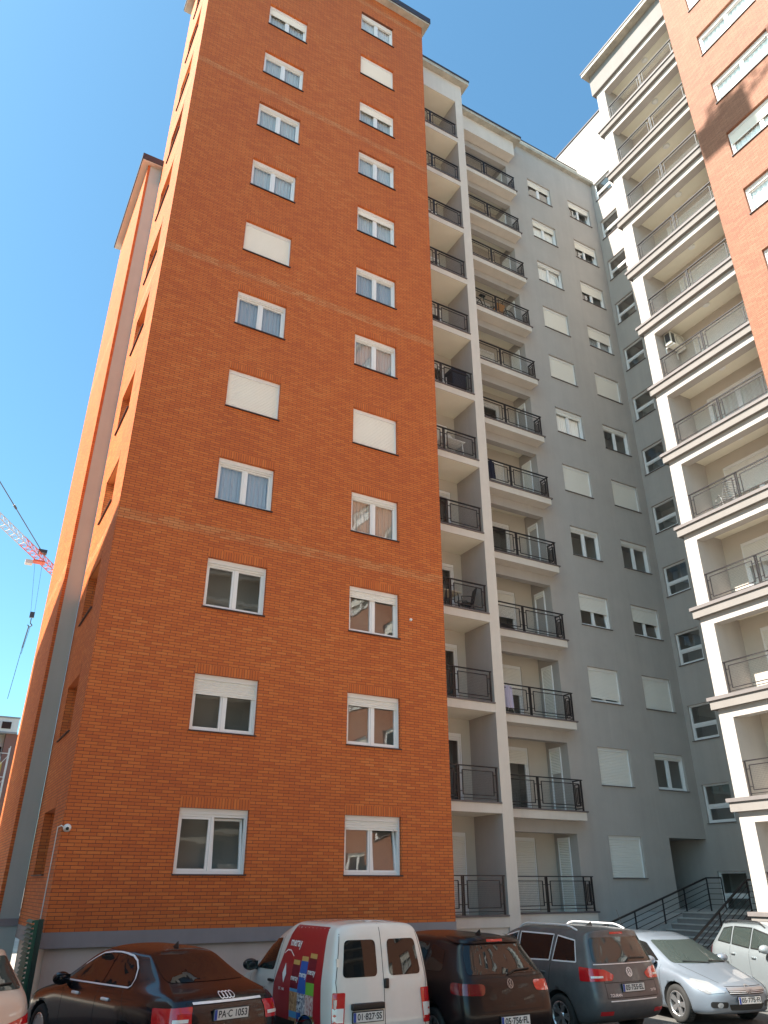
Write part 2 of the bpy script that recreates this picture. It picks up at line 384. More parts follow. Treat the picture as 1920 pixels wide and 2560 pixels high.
def wire_mesh(L, n=2, h=0.98, p=0.045):
    mb = MB(); seg = L/n; r = 0.0021
    for i in range(n):
        a, b, c, e = i*seg+0.15, (i+1)*seg-0.15, 0.17, h-0.14
        k = int((b-a)/p)
        for j in range(1, k): x = a+(b-a)*j/k; mb.bar((x, 0.004, c), (x, 0.004, e), r, 3)
        k = int((e-c)/p)
        for j in range(1, k): z = c+(e-c)*j/k; mb.bar((a, 0.004, z), (b, 0.004, z), r, 3)
    return mb

def rail(parent, loc, rz, L, key, ret=0.0, ironm=None):
    ironm = ironm or IRON
    o = link('railing', cached(('rl', key), lambda: railing_mesh(L, 2, ret=ret).mesh('railing', ironm)), parent, loc, rz)
    link('wire_mesh', cached(('wm', key), lambda: wire_mesh(L).mesh('wire_mesh', WIRE)), o)
    return o
F = lambda k: 1.62+2.9*k
WT = 3.889; WH = 1.284; H = 2.9

# ------------------------------------------------------------------ ground
def ground_mat():
    m = mat('worn_asphalt', (0.10, 0.095, 0.088), 0.9, noise=0.35, nscale=1.2, bump=0.6, bscale=45); return m
mb = MB(); mb.quad((-900, -900, 0), (900, -900, 0), (900, 900, 0), (-900, 900, 0))
tag(mb.obj('ground', mat('dusty_ground', (0.42, 0.375, 0.31), 0.95, noise=0.25, nscale=0.4)), kind='structure')
mb = MB(); mb.quad((-9, -11, 0.004), (20, -11, 0.004), (20, 0.1, 0.004), (-9, 0.1, 0.004))
tag(mb.obj('parking_pavement', ground_mat()), kind='structure')

# ------------------------------------------------------------------ brick tower
XW, XE, TOP = 2.355, 11.631, 37.15
T = thing('brick_apartment_tower', 'tall orange brick apartment tower with two columns of white windows facing the parked cars', 'building', (7, 2, 0))
def on(o, name, mb_, m, **k): return mb_.obj(name, m, o, -Vector(o.location), **k)
LX, RX = (4.648, 6.209), (8.5875, 10.1356)
holes = []
for k in range(12):
    for a, b in (LX, RX): holes.append((a, b, WT+H*k-WH, WT+H*k))
wholes = [(1.38, 3.05, WT+H*k-WH, WT+H*k) for k in range(12)]
mb = MB(); panel(mb, FRONT(0), XW, XE, 1.609, TOP, holes, 0.14)
panel(mb, WEST(XW), 0, 4.15, 1.609, TOP, wholes, 0.27)
mb.quad((XE, 0, 0), (XE, 4.3, 0), (XE, 4.3, TOP), (XE, 0, TOP)); mb.quad((XW, 4.3, 26), (XE, 4.3, 26), (XE, 4.3, TOP), (XW, 4.3, TOP)); mb.quad((XW, 4.15, 26.4), (XW, 4.3, 26.4), (XW, 4.3, TOP), (XW, 4.15, TOP))
on(T, 'wall', mb, BRICK)
mb = MB(); mb.box(XW-0.012, XE+0.012, -0.012, 4.1, 1.345, 1.607); on(T, 'plinth_band', mb, BAND)
mb = MB(); mb.box(XW+0.09, XE-0.09, 0.09, 4.1, 0, 1.344); on(T, 'base', mb, BASE)
mb = MB(); mb.box(XW-0.28, XE+0.26, -0.28, 4.6, TOP+0.002, TOP+0.10); on(T, 'roof_slab', mb, CONC)
mb = MB(); mb.box(XW-0.31, XE+0.29, -0.31, 4.63, TOP+0.102, TOP+0.45); on(T, 'roof_edge', mb, EDGE)
Ls = {0: (0, None, 1), 1: (.27, None, 0), 2: (.03, None, 0), 3: (.03, CURT, 0), 4: (1, None, 0), 5: (.03, CURT, 0), 6: (1, None, 0), 7: (.04, CURTG, 0), 8: (.03, CURTG, 0), 9: (.03, CURTG, 0), 10: (.28, CURTG, 0), 11: (.1, None, 0)}
Rs = {0: (.15, None, 1), 1: (.14, None, 0), 2: (.14, None, 0), 3: (.04, CURTO, 0), 4: (1, None, 0), 5: (.04, CURT, 0), 6: (.04, CURT, 0), 7: (.16, CURTG, 0), 8: (.05, CURTG, 0), 9: (.27, CURTG, 0), 10: (.95, None, 0), 11: (.08, CURTW, 0)}
for k in range(12):
    for (a, b), S in ((LX, Ls), (RX, Rs)):
        fr_, cu_, ti_ = S[k]
        make_window(T, Vector(((a+b)/2, 0, WT+H*k-WH))-T.location, 0, b-a, WH, fr_, cu_, lintel=True, tilt=bool(ti_))
    make_window(T, Vector((XW, (1.38+3.05)/2, WT+H*k-WH))-T.location, RW, 1.67, WH, 0.05 if k % 3 else 0.3, CURTW if k % 2 else None, lintel=True, depth=0.25)
mb = MB(); mb.lathe([(0, -0.05), (0.035, -0.045), (0.04, 0)], axis=(0, 1, 0), o=(10.5, 0, 9.0), n=10); on(T, 'vent_cap', mb, WHITE)

# rear wing to the west
RWG = thing('rear_brick_block', 'lower rear brick block stepping out behind the tower, with grey return wall', 'building', (2, 6, 0))
mb = MB()
mb.quad((1.855, 4.16, 1.7), (1.855, 8.7, 1.7), (1.855, 8.7, 26.6), (1.855, 4.16, 26.6)); mb.quad((1.855, 4.16, 1.7), (1.94, 4.16, 1.7), (1.94, 4.16, 26.6), (1.855, 4.16, 26.6))
mb.quad((1.855, 8.7, 1.7), (2.6, 8.7, 1.7), (2.6, 8.7, 26.6), (1.855, 8.7, 26.6)); on(RWG, 'wall', mb, BRICK)
mb = MB(); mb.box(1.942, 2.354, 4.164, 8.6, 0, 26.6); on(RWG, 'return_wall', mb, mat('return_plaster', (0.42, 0.45, 0.42), 0.9, noise=0.05, nscale=1.0, spec=0.2, streak=0.07))
mb = MB(); mb.box(1.84, 2.353, 4.14, 8.6, 1.56, 1.72); on(RWG, 'plinth_band', mb, BAND)
mb = MB(); mb.box(1.62, 2.353, 4.0, 9.0, 26.602, 26.64); on(RWG, 'roof_slab', mb, CREAM)
mb = MB(); mb.box(1.59, 2.352, 3.97, 9.03, 26.642, 26.92); on(RWG, 'roof_edge', mb, EDGE)

# ------------------------------------------------------------------ grey block
YG, YL, YB, X2, X3, XS = 3.13, 1.65, 2.65, 14.55, 14.95, 25.0
G = thing('grey_apartment_block', 'grey plastered apartment block with iron railed balconies set back beside the brick tower', 'building', (18, 5, 0))
AX, BX = (20.12, 21.68), (22.93, 24.50)
hs = [(AX[0], AX[1], WT+H*k-WH, WT+H*k) for k in range(12)] + [(BX[0], BX[1], WT+H*k-WH, WT+H*k) for k in range(1, 12)] + [(23.04, XS, 0, 3.889)]
hs = [(a, min(b, XS-.001), c, d) for a, b, c, d in hs]
mb = MB(); panel(mb, FRONT(YG), 18.72, XS, 0, 38.0, hs[:-1]+[hs[-1]], 0.0)
for a, b, c, d in hs[:-1]:
    for p, q in (((a, c), (b, c)), ((b, c), (b, d)), ((b, d), (a, d)), ((a, d), (a, c))): mb.quad((p[0], YG, p[1]), (q[0], YG, q[1]), (q[0], YG+.14, q[1]), (p[0], YG+.14, p[1]))
# pier face of the balcony recess and the beams
mb.quad((18.72, YG, 0), (18.72, 4.24, 0), (18.72, 4.24, 38), (18.72, YG, 38))
for k in range(1, 13): mb.box(X3, 18.719, YG, YG+0.28, F(k)-0.62, F(k)-0.222)
on(G, 'wall', mb, GREY)
mb = MB(); mb.box(18.72, XS+0.2, 3.95, 5.2, 38.32, 40.15); on(G, 'attic_wall', mb, PALE)
mb = MB(); mb.box(18.7, XS+0.2, 3.93, 5.22, 40.152, 40.22); on(G, 'attic_edge', mb, EDGE)
mb = MB(); mb.box(18.72, XS+0.05, YG-0.20, 9, 38.002, 38.2); on(G, 'cornice', mb, CONC)
mb = MB(); mb.box(X2, X3, YL, YG+1.1, 0, 37.5); on(G, 'fin_wall', mb, CREAM)
mb = MB(); mb.quad((X2-.003, YL+.003, 0), (X2-.003, 3.06, 0), (X2-.003, 3.06, 37.4), (X2-.003, YL+.003, 37.4)); on(G, 'loggia_side_wall', mb, GREY)
DL = [(13.26, 14.22, F(k)+0.02, F(k)+2.19) for k in range(12)]
mb = MB(); panel(mb, FRONT(3.06), XE, X2, 0, 37.4, DL, 0.1)
DB = [(16.88, 17.88, F(k)+0.02, F(k)+2.19) for k in range(12)]
on(G, 'loggia_back_wall', mb, INNER); mb = MB(); panel(mb, FRONT(4.24), X3, 18.72, 0, 37.4, DB, 0.1); on(G, 'balcony_back_wall', mb, INNER)
# base below the first balconies
mb = MB(); mb.box(XE+0.01, X2, YL+0.06, 3.0, 0, F(0)-0.24); mb.box(X3, 18.72, YL+0.5, 3.1, 0, F(0)-0.24); on(G, 'base', mb, CREAM)
for k in range(12):
    z = F(k)
    mb = MB(); mb.box(XE+0.002, X2-.004, YL, 3.06, z-0.26, z)
    s = on(G, 'loggia_balcony', mb, CREAM)
    mb = MB(); mb.quad((XE+.003, YL+.02, z-.264), (X2-.005, YL+.02, z-.264), (X2-.005, 3.058, z-.264), (XE+.003, 3.058, z-.264)); mb.obj('soffit', CEIL, s)
    mb = MB(); mb.box(XE+0.002, X2-.002, YL-0.04, YL+0.14, z+0.001, z+0.045); mb.obj('edge_cap', CAP, s)
    rail(s, (XE+0.05, YL+0.07, z+0.045), 0, X2-XE-0.1, 'loggia')
    frk = [1, .0, .02, .0, .02, .4, .05, .1, .05, .05, .1, .1][k]
    make_window(G, Vector((13.74, 3.06, z+0.02))-G.location, 0, 0.96, 2.17, frk, None, depth=0.06, nsash=1, sill=False, name='balcony_door', glass=GLASSB)
    # projecting balcony beyond the fin
    mb = MB(); mb.box(X3+.002, 18.80, YB, YG-.002, z-0.25, z); mb.box(X3+.002, 18.718, YG-.002, 4.24, z-0.2, z)
    s = on(G, 'projecting_balcony', mb, CREAM)
    mb = MB(); mb.quad((X3+.003, YG+.28, z-.204), (18.716, YG+.28, z-.204), (18.716, 4.238, z-.204), (X3+.003, 4.238, z-.204)); mb.obj('soffit', CEIL, s)
    mb = MB(); mb.box(X3+.002, 18.87, YB-0.04, YB+0.14, z+0.001, z+0.045); mb.box(18.70, 18.87, YB+0.14, YG-.003, z+0.001, z+0.045); mb.obj('edge_cap', CAP, s)
    rail(s, (X3+0.04, YB+0.06, z+0.045), 0, 18.78-X3-0.04, 'proj', ret=0.42)
    mb = MB(); mb.lathe([(0, -0.05), (0.09, -0.045), (0.12, 0)], o=(15.6, 3.85, z+2.9-.206), n=16); mb.obj('ceiling_lamp', WHITE, s)
    fb = [1, .2, .45, .45, .0, 1, .0, .8, .2, .3, .1, .1][k]
    make_window(G, Vector((17.38, 4.24, z+0.02))-G.location, 0, 0.98, 2.17, fb, None, depth=0.06, nsash=1, sill=False, name='balcony_door', glass=GLASSB)
    fs = [1, .35, 1, .04, .04, 1, .04, 1, .04, .3, .3, .3][k]
    make_window(G, Vector((18.70, 3.78, z+0.02))-G.location, RW, 0.56, 2.17, fs, CURTW if k % 3 == 1 else None, depth=0.012, nsash=1, sill=False, name='side_door', glass=GLASSB, room_d=0.5)
# loggia and balcony heads with their roofs
mb = MB(); mb.box(XE+.003, X2-.004, YL, 3.06, F(12)-.26, 37.5); on(G, 'loggia_head', mb, CREAM)
mb = MB(); mb.quad((XE+.004, YL+.01, F(12)-.264), (X2-.005, YL+.01, F(12)-.264), (X2-.005, 3.05, F(12)-.264), (XE+.004, 3.05, F(12)-.264)); on(G, 'loggia_ceiling', mb, CEIL)
mb = MB(); mb.box(XE+.27, X3+.28, YL-.28, 9, 37.502, 37.72); on(G, 'loggia_roof', mb, CONC)
mb = MB(); mb.box(XE+.27, X3+.31, YL-.31, 9, 37.722, 37.82); on(G, 'loggia_roof_edge', mb, EDGE)
mb = MB(); mb.box(X3+.003, 18.95, YB, 2.95, 36.22, 37.248); mb.box(X3+.003, 18.95, 2.95, YG, 36.22, 37.248); mb.box(X3+.003, 18.719, YG+.29, 4.24, F(12)-.2, 37.248); on(G, 'balcony_head', mb, CREAM)
mb = MB(); mb.box(X3+.3, 19.25, YB-.28, 8.9, 37.25, 37.44); on(G, 'balcony_roof', mb, CONC)
mb = MB(); mb.box(X3+.32, 19.28, YB-.31, 8.9, 37.442, 37.54); on(G, 'balcony_roof_edge', mb, EDGE)
As = [1, 1, .85, .45, .02, 1, .12, 1, 1, .06, .22, .22]; Bs = [0, .04, 1, .45, .04, 1, .06, 1, .45, .42, .33, .22]
sash_open = {9: 1, 10: 0, 8: 0}
for k in range(12):
    make_window(G, Vector((sum(AX)/2, YG, WT+H*k-WH))-G.location, 0, AX[1]-AX[0], WH, As[k], CURTW if k in (6, 9, 10) else None, depth=0.12, sillmat=CAP, tilt=(k in (9, 3)))
    if k: make_window(G, Vector((sum(BX)/2, YG, WT+H*k-WH))-G.location, 0, BX[1]-BX[0], WH, Bs[k], CURT if k in (8,) else None, depth=0.12, sillmat=CAP, tilt=(k in (11, 10, 3)))
# entrance recess
mb = MB()
mb.quad((23.04, YG, 0), (23.04, 6.5, 0), (23.04, 6.5, 3.889), (23.04, YG, 3.889)); mb.quad((23.04, 6.5, 0), (XS, 6.5, 0), (XS, 6.5, 3.889), (23.04, 6.5, 3.889))
mb.quad((23.04, YG, 3.889), (XS, YG, 3.889), (XS, 6.5, 3.889), (23.04, 6.5, 3.889)); on(G, 'entrance_recess', mb, GREY)
make_window(G, Vector((23.055, 4.6, 1.67))-G.location, -RW, 1.0, 2.15, 0, None, depth=0.0, nsash=1, sill=False, name='entrance_door', room_d=.3)

# ------------------------------------------------------------------ stair wall and right wing
S = thing('balcony_wing', 'sunlit cream and brick wing with deep balconies and a stair wall of narrow windows', 'building', (26, -8, 0))
sw = [(1.74, 2.93, 5.745+2.925*k-1.33, 5.745+2.925*k) for k in range(-1, 12)]
mb = MB(); panel(mb, WEST(XS), -1.93, 12, 0, 42.7, sw, 0.12)
mb.quad((XS, -1.93, 0), (34, -1.93, 0), (34, -1.93, 42.7), (XS, -1.93, 42.7)); mb.quad((XS, 12, 36), (34, 12, 36), (34, 12, 42.7), (XS, 12, 42.7))
on(S, 'stair_wall', mb, GREY)
mb = MB(); mb.box(XS-.06, 34, -1.99, 12.1, 42.702, 42.8); on(S, 'stair_roof_edge', mb, EDGE)
for a, b, c, d in sw:
    make_window(S, Vector((XS, (a+b)/2, c))-S.location, RW, b-a, d-c, 0, None, depth=0.09, nsash=1, stacked=True, sillmat=CAP, name='stair_window')
XP, XK, XB, XR = 20.25, 20.12, 21.55, 20.0
YP0, YP1, YBR = -1.94, -2.41, -6.19
RF = lambda k: 1.70+2.9*k
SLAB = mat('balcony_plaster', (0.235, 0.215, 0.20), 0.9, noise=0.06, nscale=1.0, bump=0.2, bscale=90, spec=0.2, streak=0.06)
mb = MB()
mb.quad((XP, YP0, 0), (XP, YP1, 0), (XP, YP1, 37.5), (XP, YP0, 37.5)); mb.quad((XP, YP1, 0), (XB, YP1, 0), (XB, YP1, 37.5), (XP, YP1, 37.5)); mb.quad((XP, YP0, 0), (XS, YP0, 0), (XS, YP0, 37.5), (XP, YP0, 37.5))
for k in range(1, 13): mb.box(XP, XP+.35, YBR, YP1-.002, RF(k)-.625, RF(k)-.332)
on(S, 'pier_wall', mb, GREY)
DR = [(-5.45, -3.05, RF(k)+.02, RF(k)+2.15) for k in range(12)]
mb = MB(); panel(mb, WEST(XB), YBR, YP1, 0, 37.5, DR, 0.1); mb.quad((XR+.02, YBR+.001, 0), (XB, YBR+.001, 0), (XB, YBR+.001, 37.5), (XR+.02, YBR+.001, 37.5)); on(S, 'recess_wall', mb, INNER)
for k in range(13):
    z = RF(k)
    if k < 12:
        mb = MB(); mb.box(XK, XP+.35, YBR, -1.80, z-.33, z-.07); mb.box(XP+.35, XB, YBR, YP1-.003, z-.33, z-.07)
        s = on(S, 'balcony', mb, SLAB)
        mb = MB(); mb.quad((XP+.351, YBR+.01, z-.334), (XB-.002, YBR+.01, z-.334), (XB-.002, YP1-.01, z-.334), (XP+.351, YP1-.01, z-.334)); mb.obj('soffit', CEIL, s)
        mb = MB(); mb.box(XK-.05, XP+.06, YBR, -1.74, z-.069, z+.035); mb.obj('edge_cap', CAPL, s)
        rail(s, (XP-.02, YP1-.06, z+.035), RW, YP1-YBR-.12, 'right')
        mb = MB(); mb.lathe([(0, -0.06), (0.10, -0.055), (0.14, -.02), (0.14, 0)], o=(20.95, -4.3, z+2.9-.336), n=20); mb.obj('ceiling_lamp', WHITE, s)
        fr_ = [1, 1, .6, .35, .5, .03, 1, 1, .3, .1, .1, .1][k]
        make_window(S, Vector((XB, -4.25, z+.02))-S.location, RW, 2.4, 2.13, fr_, CURTW, depth=0.06, nsash=2, sill=False, name='balcony_door', glass=GLASSB)
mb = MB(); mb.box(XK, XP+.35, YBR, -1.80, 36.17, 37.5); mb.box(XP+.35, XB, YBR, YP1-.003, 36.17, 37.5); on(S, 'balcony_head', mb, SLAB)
mb = MB(); mb.quad((XP+.351, YBR+.01, 36.166), (XB-.002, YBR+.01, 36.166), (XB-.002, YP1-.01, 36.166), (XP+.351, YP1-.01, 36.166)); on(S, 'top_soffit', mb, CEIL)
mb = MB(); mb.box(XR-.22, 34, -31, -1.64, 37.502, 37.70); on(S, 'roof_slab', mb, CONC)
mb = MB(); mb.box(XR-.25, 34, -31, -1.61, 37.702, 37.80); on(S, 'roof_edge', mb, EDGE)
YC = [-8.42, -12.6, -16.8, -21.0, -25.2]
hb = [(y-1.19, y+1.19, WT+H*k-1.22, WT+H*k) for y in YC for k in range(12)]
mb = MB(); panel(mb, WEST(XR), -31, YBR, 0, 37.5, hb, 0.16); mb.quad((XR, -31, 0), (34, -31, 0), (34, -31, 37.5), (XR, -31, 37.5)); on(S, 'brick_wall', mb, BRICK2)
for y in YC:
    for k in range(12):
        make_window(S, Vector((XR, y, WT+H*k-1.22))-S.location, RW, 2.38, 1.22, 0.04 if (k+int(y)) % 4 else .4, CURTW if y > -9 or k % 2 else None, depth=0.15)

# ------------------------------------------------------------------ neighbouring blocks (they shade the yard and stand in the window reflections)
NB = thing('plastered_neighbour_block', 'plastered neighbour block across the yard, its shadow lying on the low brick corner', 'building', (-14, -4, 0))
mb = MB(); dx = -0.26; xr = lambda y: -10+dx*y
pts = [(xr(-10.5), -10.5), (xr(9.5), 9.5), (xr(9.5)-14, 9.5), (xr(-10.5)-14, -10.5)]
for p, q in zip(pts, pts[1:]+pts[:1]): mb.quad((*p, 0), (*q, 0), (*q, 25.1), (*p, 25.1))
on(NB, 'wall', mb, mat('beige_render', (0.42, 0.36, 0.30), 0.9, noise=0.1, nscale=0.5))
mb = MB(); mb.poly([(*p, 25.11) for p in pts]); on(NB, 'roof', mb, CONC)
SB = thing('dark_facing_block', 'dark facing block with floor bands, seen mirrored in the brick tower windows', 'building', (14, -50, 0))
mb = MB(); mb.box(-6, 40, -62, -48, 0, 32); on(SB, 'wall', mb, mat('dark_render', (0.16, 0.13, 0.11), 0.9, noise=0.2, nscale=0.3))
mb = MB()
for k in range(10): mb.box(-6.2, 40.2, -48.5, -47.2, 2.6+2.9*k, 2.9+2.9*k)
on(SB, 'floor_bands', mb, mat('floor_band', (0.38, 0.34, 0.29), 0.9, noise=0.1))
def far_windows(o, y, xs, zs, ww, wh, m, nm='window'):
    for x in xs:
        for z in zs:
            b_ = MB(); b_.box(x, x+ww, y-.06, y+.02, z, z+wh); on(o, nm, b_, m)
DARKG = mat('dark_pane', (0.02, 0.022, 0.025), 0.1)
far_windows(SB, -47.95, [-4+6*i for i in range(7)], [3.4+2.9*k for k in range(8)], 2.4, 1.5, DARKG)

WB = thing('distant_white_block', 'distant white apartment block with glass balcony fronts beyond the brick corner', 'building', (3, 76, 0))
mb = MB(); mb.box(-12, 6.35, 73, 88, 16.9, 18.3); mb.box(-12, 5.36, 74.2, 88, 0, 16.9); on(WB, 'wall', mb, mat('far_white', (0.62, 0.63, 0.63), 0.8, noise=0.05))
mb = MB(); mb.box(-12.1, 6.4, 72.9, 88, 18.302, 18.45); mb.box(-12.1, 6.4, 72.95, 74, 16.75, 16.898); on(WB, 'roof_edge', mb, mat('far_grey', (0.25, 0.26, 0.28), 0.7))
mb = MB(); mb.box(5.38, 6.6, 73.3, 88, 0, 16.745); on(WB, 'side_wall', mb, mat('far_maroon', (0.20, 0.10, 0.085), 0.9))
far_windows(WB, 73, [1.2, 3.6, 4.75], [17.2], 0.9, 0.7, DARKG)
for k in range(4):
    mb = MB(); mb.box(-12, 5.3, 72.6, 74.1, 13.0-2.9*k, 13.25-2.9*k); bb = on(WB, 'balcony', mb, mat('far_slab', (0.6, 0.6, 0.6), 0.8))
    mb = MB(); mb.box(-12, 5.3, 72.62, 72.66, 13.25-2.9*k, 14.3-2.9*k); mb.obj('balcony_glass', mat('far_glass', (0.45, 0.52, 0.55), 0.15), bb)
far_windows(WB, 74.2, [0.4, 3.0, 4.6], [13.5, 10.6, 7.7], .65, 2.0, DARKG, 'door')
YS = thing('yellow_site_hut', 'tall yellow site hut with a low orange annex below the distant white block', 'hut', (4, 60, 0))
mb = MB(); mb.box(0, 4.75, 60, 64, 0, 12.2); on(YS, 'wall', mb, mat('hut_yellow', (0.55, 0.42, 0.10), 0.8, noise=0.2))
mb = MB(); mb.poly([(-.3, 58.2, 9.2), (5.2, 58.2, 9.2), (5.2, 59.98, 10.0), (-.3, 59.98, 10.0)]); mb.box(-.2, 5.1, 58.4, 59.98, 0, 9.2); on(YS, 'annex', mb, mat('hut_roof', (0.42, 0.15, 0.06), 0.8, noise=0.2))
SC = thing('white_scaffold', 'white steel scaffold frame standing before the yellow site hut', 'scaffold', (5, 56, 0))
mb = MB()
for x in (3.7, 4.9):
    for y in (56, 57.2): mb.bar((x, y, 0), (x, y, 13), 0.05)
for i in range(7):
    z = 1+1.9*i
    mb.bar((3.7, 56, z), (4.9, 56, z), .04); mb.bar((3.7, 56, z), (3.7, 57.2, z), .04); mb.bar((4.9, 56, z), (4.9, 57.2, z), .04); mb.bar((3.7, 56, z), (4.9, 56, z+1.8 if z < 11 else z), .03)
on(SC, 'frame', mb, WHITE)

BYB = thing('brick_yard_block', 'brick block further along the yard, mirrored in the flanks of the parked cars', 'building', (-18, 40, 0))
mb = MB(); mb.box(-26, -9, 22, 62, 0, 30); on(BYB, 'wall', mb, BRICK)
far_windows(BYB, 22, [-24+4*i for i in range(4)], [3+2.9*k for k in range(9)], 1.5, 1.3, DARKG)

# ------------------------------------------------------------------ cranes
def lattice(mb, a, b, w_, step, r, up_=Vector((0, 0, 1)), tri=True):
    a = Vector(a); b = Vector(b); d = (b-a); L = d.length; d.normalize(); sd = d.cross(up_).normalized(); uu = sd.cross(d)
    C4 = [(-w_/2, 0), (w_/2, 0), (0, w_*1.1)] if tri else [(-w_/2, -w_/2), (w_/2, -w_/2), (w_/2, w_/2), (-w_/2, w_/2)]
    P = lambda c, t: a+d*t+sd*c[0]+uu*c[1]
    for c in C4: mb.bar(P(c, 0), P(c, L), r)
    n = max(1, int(L/step)); s = L/n; k = len(C4)
    for i in range(n):
        for j in range(k):
            c, e = C4[j], C4[(j+1) % k]
            mb.bar(P(c, i*s), P(e, (i+.5)*s), r*.6); mb.bar(P(e, (i+.5)*s), P(c, (i+1)*s), r*.6)
RED = mat('crane_red', (0.60, 0.085, 0.035), 0.6); WHT = mat('crane_white', (0.5, 0.40, 0.37), 0.6); YEL = mat('crane_yellow', (0.62, 0.36, 0.03), 0.55)
def jp(s): return Vector((-0.13+8.58*s, 101.8-16.985+15.2*s, 45.0))
TC = thing('red_white_tower_crane', 'red and white lattice tower crane reaching out from behind the brick tower', 'crane', (-17, 57, 0))
for i in range(8):
    mb = MB(); lattice(mb, jp(-1.6+.5*i), jp(-1.1+.5*i), 1.1, 1.25, 0.06); on(TC, 'jib_section', mb, RED if i % 3 else WHT)
mb = MB(); lattice(mb, (-17, 57, 0), (-17, 57, 47), 1.7, 1.8, .1, Vector((1, 0, 0)), False); on(TC, 'mast', mb, RED)
ap = Vector((-12.6, 63, 55)); mb = MB(); lattice(mb, (-12.9, 62.5, 45.5), ap, .9, 1.2, .08); lattice(mb, (-17, 57, 47), (-12.9, 62.5, 46), 1.5, 1.5, .09, Vector((0, 0, 1)), True); on(TC, 'apex', mb, RED)
mb = MB(); mb.bar(ap, jp(.745)+Vector((0, 0, 1.4)), .07, 5); on(TC, 'pendant_line', mb, EDGE)
for f_ in (.45, .72):
    q = ap.lerp(jp(.745)+Vector((0, 0, 1.4)), f_); q2 = ap.lerp(jp(.745)+Vector((0, 0, 1.4)), f_+.02)
    mb = MB(); mb.bar(q, q2, .16, 6); on(TC, 'pendant_joint', mb, EDGE)
q = jp(.745)+Vector((0, 0, 1.2)); mb = MB(); mb.box(q.x-.6, q.x+.6, q.y-.5, q.y+.5, q.z, q.z+.5); on(TC, 'pendant_anchor', mb, EDGE)
tr_ = jp(.721); mb = MB(); mb.box(tr_.x-.8, tr_.x+.8, tr_.y-.6, tr_.y+.6, tr_.z-.45, tr_.z-.2); on(TC, 'trolley', mb, RED); mb = MB(); mb.box(tr_.x-1.8, tr_.x-.82, tr_.y-.5, tr_.y+.5, tr_.z-.9, tr_.z-.35); on(TC, 'trolley_cabin', mb, WHT)
hk = Vector((tr_.x+.62, tr_.y, 36.4))
mb = MB(); mb.bar(tr_+Vector((-.5, 0, -.5)), hk+Vector((-.25, 0, .8)), .025, 4); mb.bar(tr_+Vector((.5, 0, -.5)), hk+Vector((.25, 0, .8)), .025, 4); on(TC, 'hoist_rope', mb, EDGE)
mb = MB(); mb.box(hk.x-.3, hk.x+.3, hk.y-.2, hk.y+.2, hk.z-.1, hk.z+.7); mb.path([hk+Vector((0, 0, -.2)), hk+Vector((0, 0, -.9)), hk+Vector((.3, 0, -1.2)), hk+Vector((0, 0, -1.5)), hk+Vector((-.3, 0, -1.2))], .07); on(TC, 'hook_block', mb, EDGE)
mb = MB(); mb.path([hk+Vector((-.1, 0, -1.4)), hk+Vector((-.35, 0, -4.6))], .09); mb.path([hk+Vector((.1, 0, -1.4)), hk+Vector((-.3, 0, -5.4))], .03); mb.bar(hk+Vector((-.35, 0, -4.6)), hk+Vector((-.75, 0, -11.6)), .045); on(TC, 'sling_chain', mb, EDGE)
YCR = thing('yellow_tower_crane', 'yellow lattice tower crane, its jib shadow falling on the right brick wall', 'crane', (6.4, -25, 0))
mb = MB(); lattice(mb, (6.4, -25, 0), (6.4, -25, 50.2), 1.7, 1.7, .12, Vector((1, 0, 0)), False); on(YCR, 'mast', mb, YEL)
mb = MB(); lattice(mb, (8.8, -33, 50.2), (0.4, -5.0, 50.2), .9, 1.2, .055); on(YCR, 'jib', mb, YEL)
mb = MB(); mb.box(0.4, 1.2, -6.6, -5.5, 48.7, 50.0); mb.box(0.0, 0.9, -5.6, -4.4, 49.4, 50.1); on(YCR, 'trolley', mb, YEL)

# ------------------------------------------------------------------ entrance steps, ramp and handrails
STEP = mat('step_stone', (0.36, 0.34, 0.32), 0.8, noise=0.12, nscale=4); STEPD = mat('step_riser', (0.20, 0.185, 0.18), 0.85, noise=0.15, nscale=4)
ES = thing('entrance_steps', 'stone entrance steps rising to the doorway between the two black handrails', 'steps', (19.5, 0.3, 0))
mb = MB(); mt = MB(); n = 11
for i in range(n):
    x0 = 18.35+.285*i; z1 = 0.149*(i+1); mb.box(x0, x0+.2851, -.85, 1.45, 0, z1-.03); mt.box(x0-.02, x0+.286, -.87, 1.45, z1-.0298, z1)
mb.box(18.35+.285*n, XS-.003, -1.9, YG-.003, 0, 1.60); mt.box(18.33+.285*n, XS-.003, -1.9, YG-.003, 1.602, 1.64)
mb.box(23.05, XS-.003, YG-.003, 6.49, 0, 1.60); mt.box(23.05, XS-.003, YG-.003, 6.49, 1.602, 1.64)
on(ES, 'riser', mb, STEPD); on(ES, 'tread', mt, STEP)
RA = thing('entrance_ramp', 'pale sloping access ramp along the grey wall beside the steps', 'ramp', (20, 2.3, 0))
mb = MB(); v = [(15.6, .0), (21.47, 1.60)]
mb.quad((15.6, 1.46, .01), (21.47, 1.46, 1.6), (21.47, 3.12, 1.6), (15.6, 3.12, .01)); mb.poly([(15.6, 1.46, 0), (21.47, 1.46, 0), (21.47, 1.46, 1.6)]); on(RA, 'slab', mb, STEP)
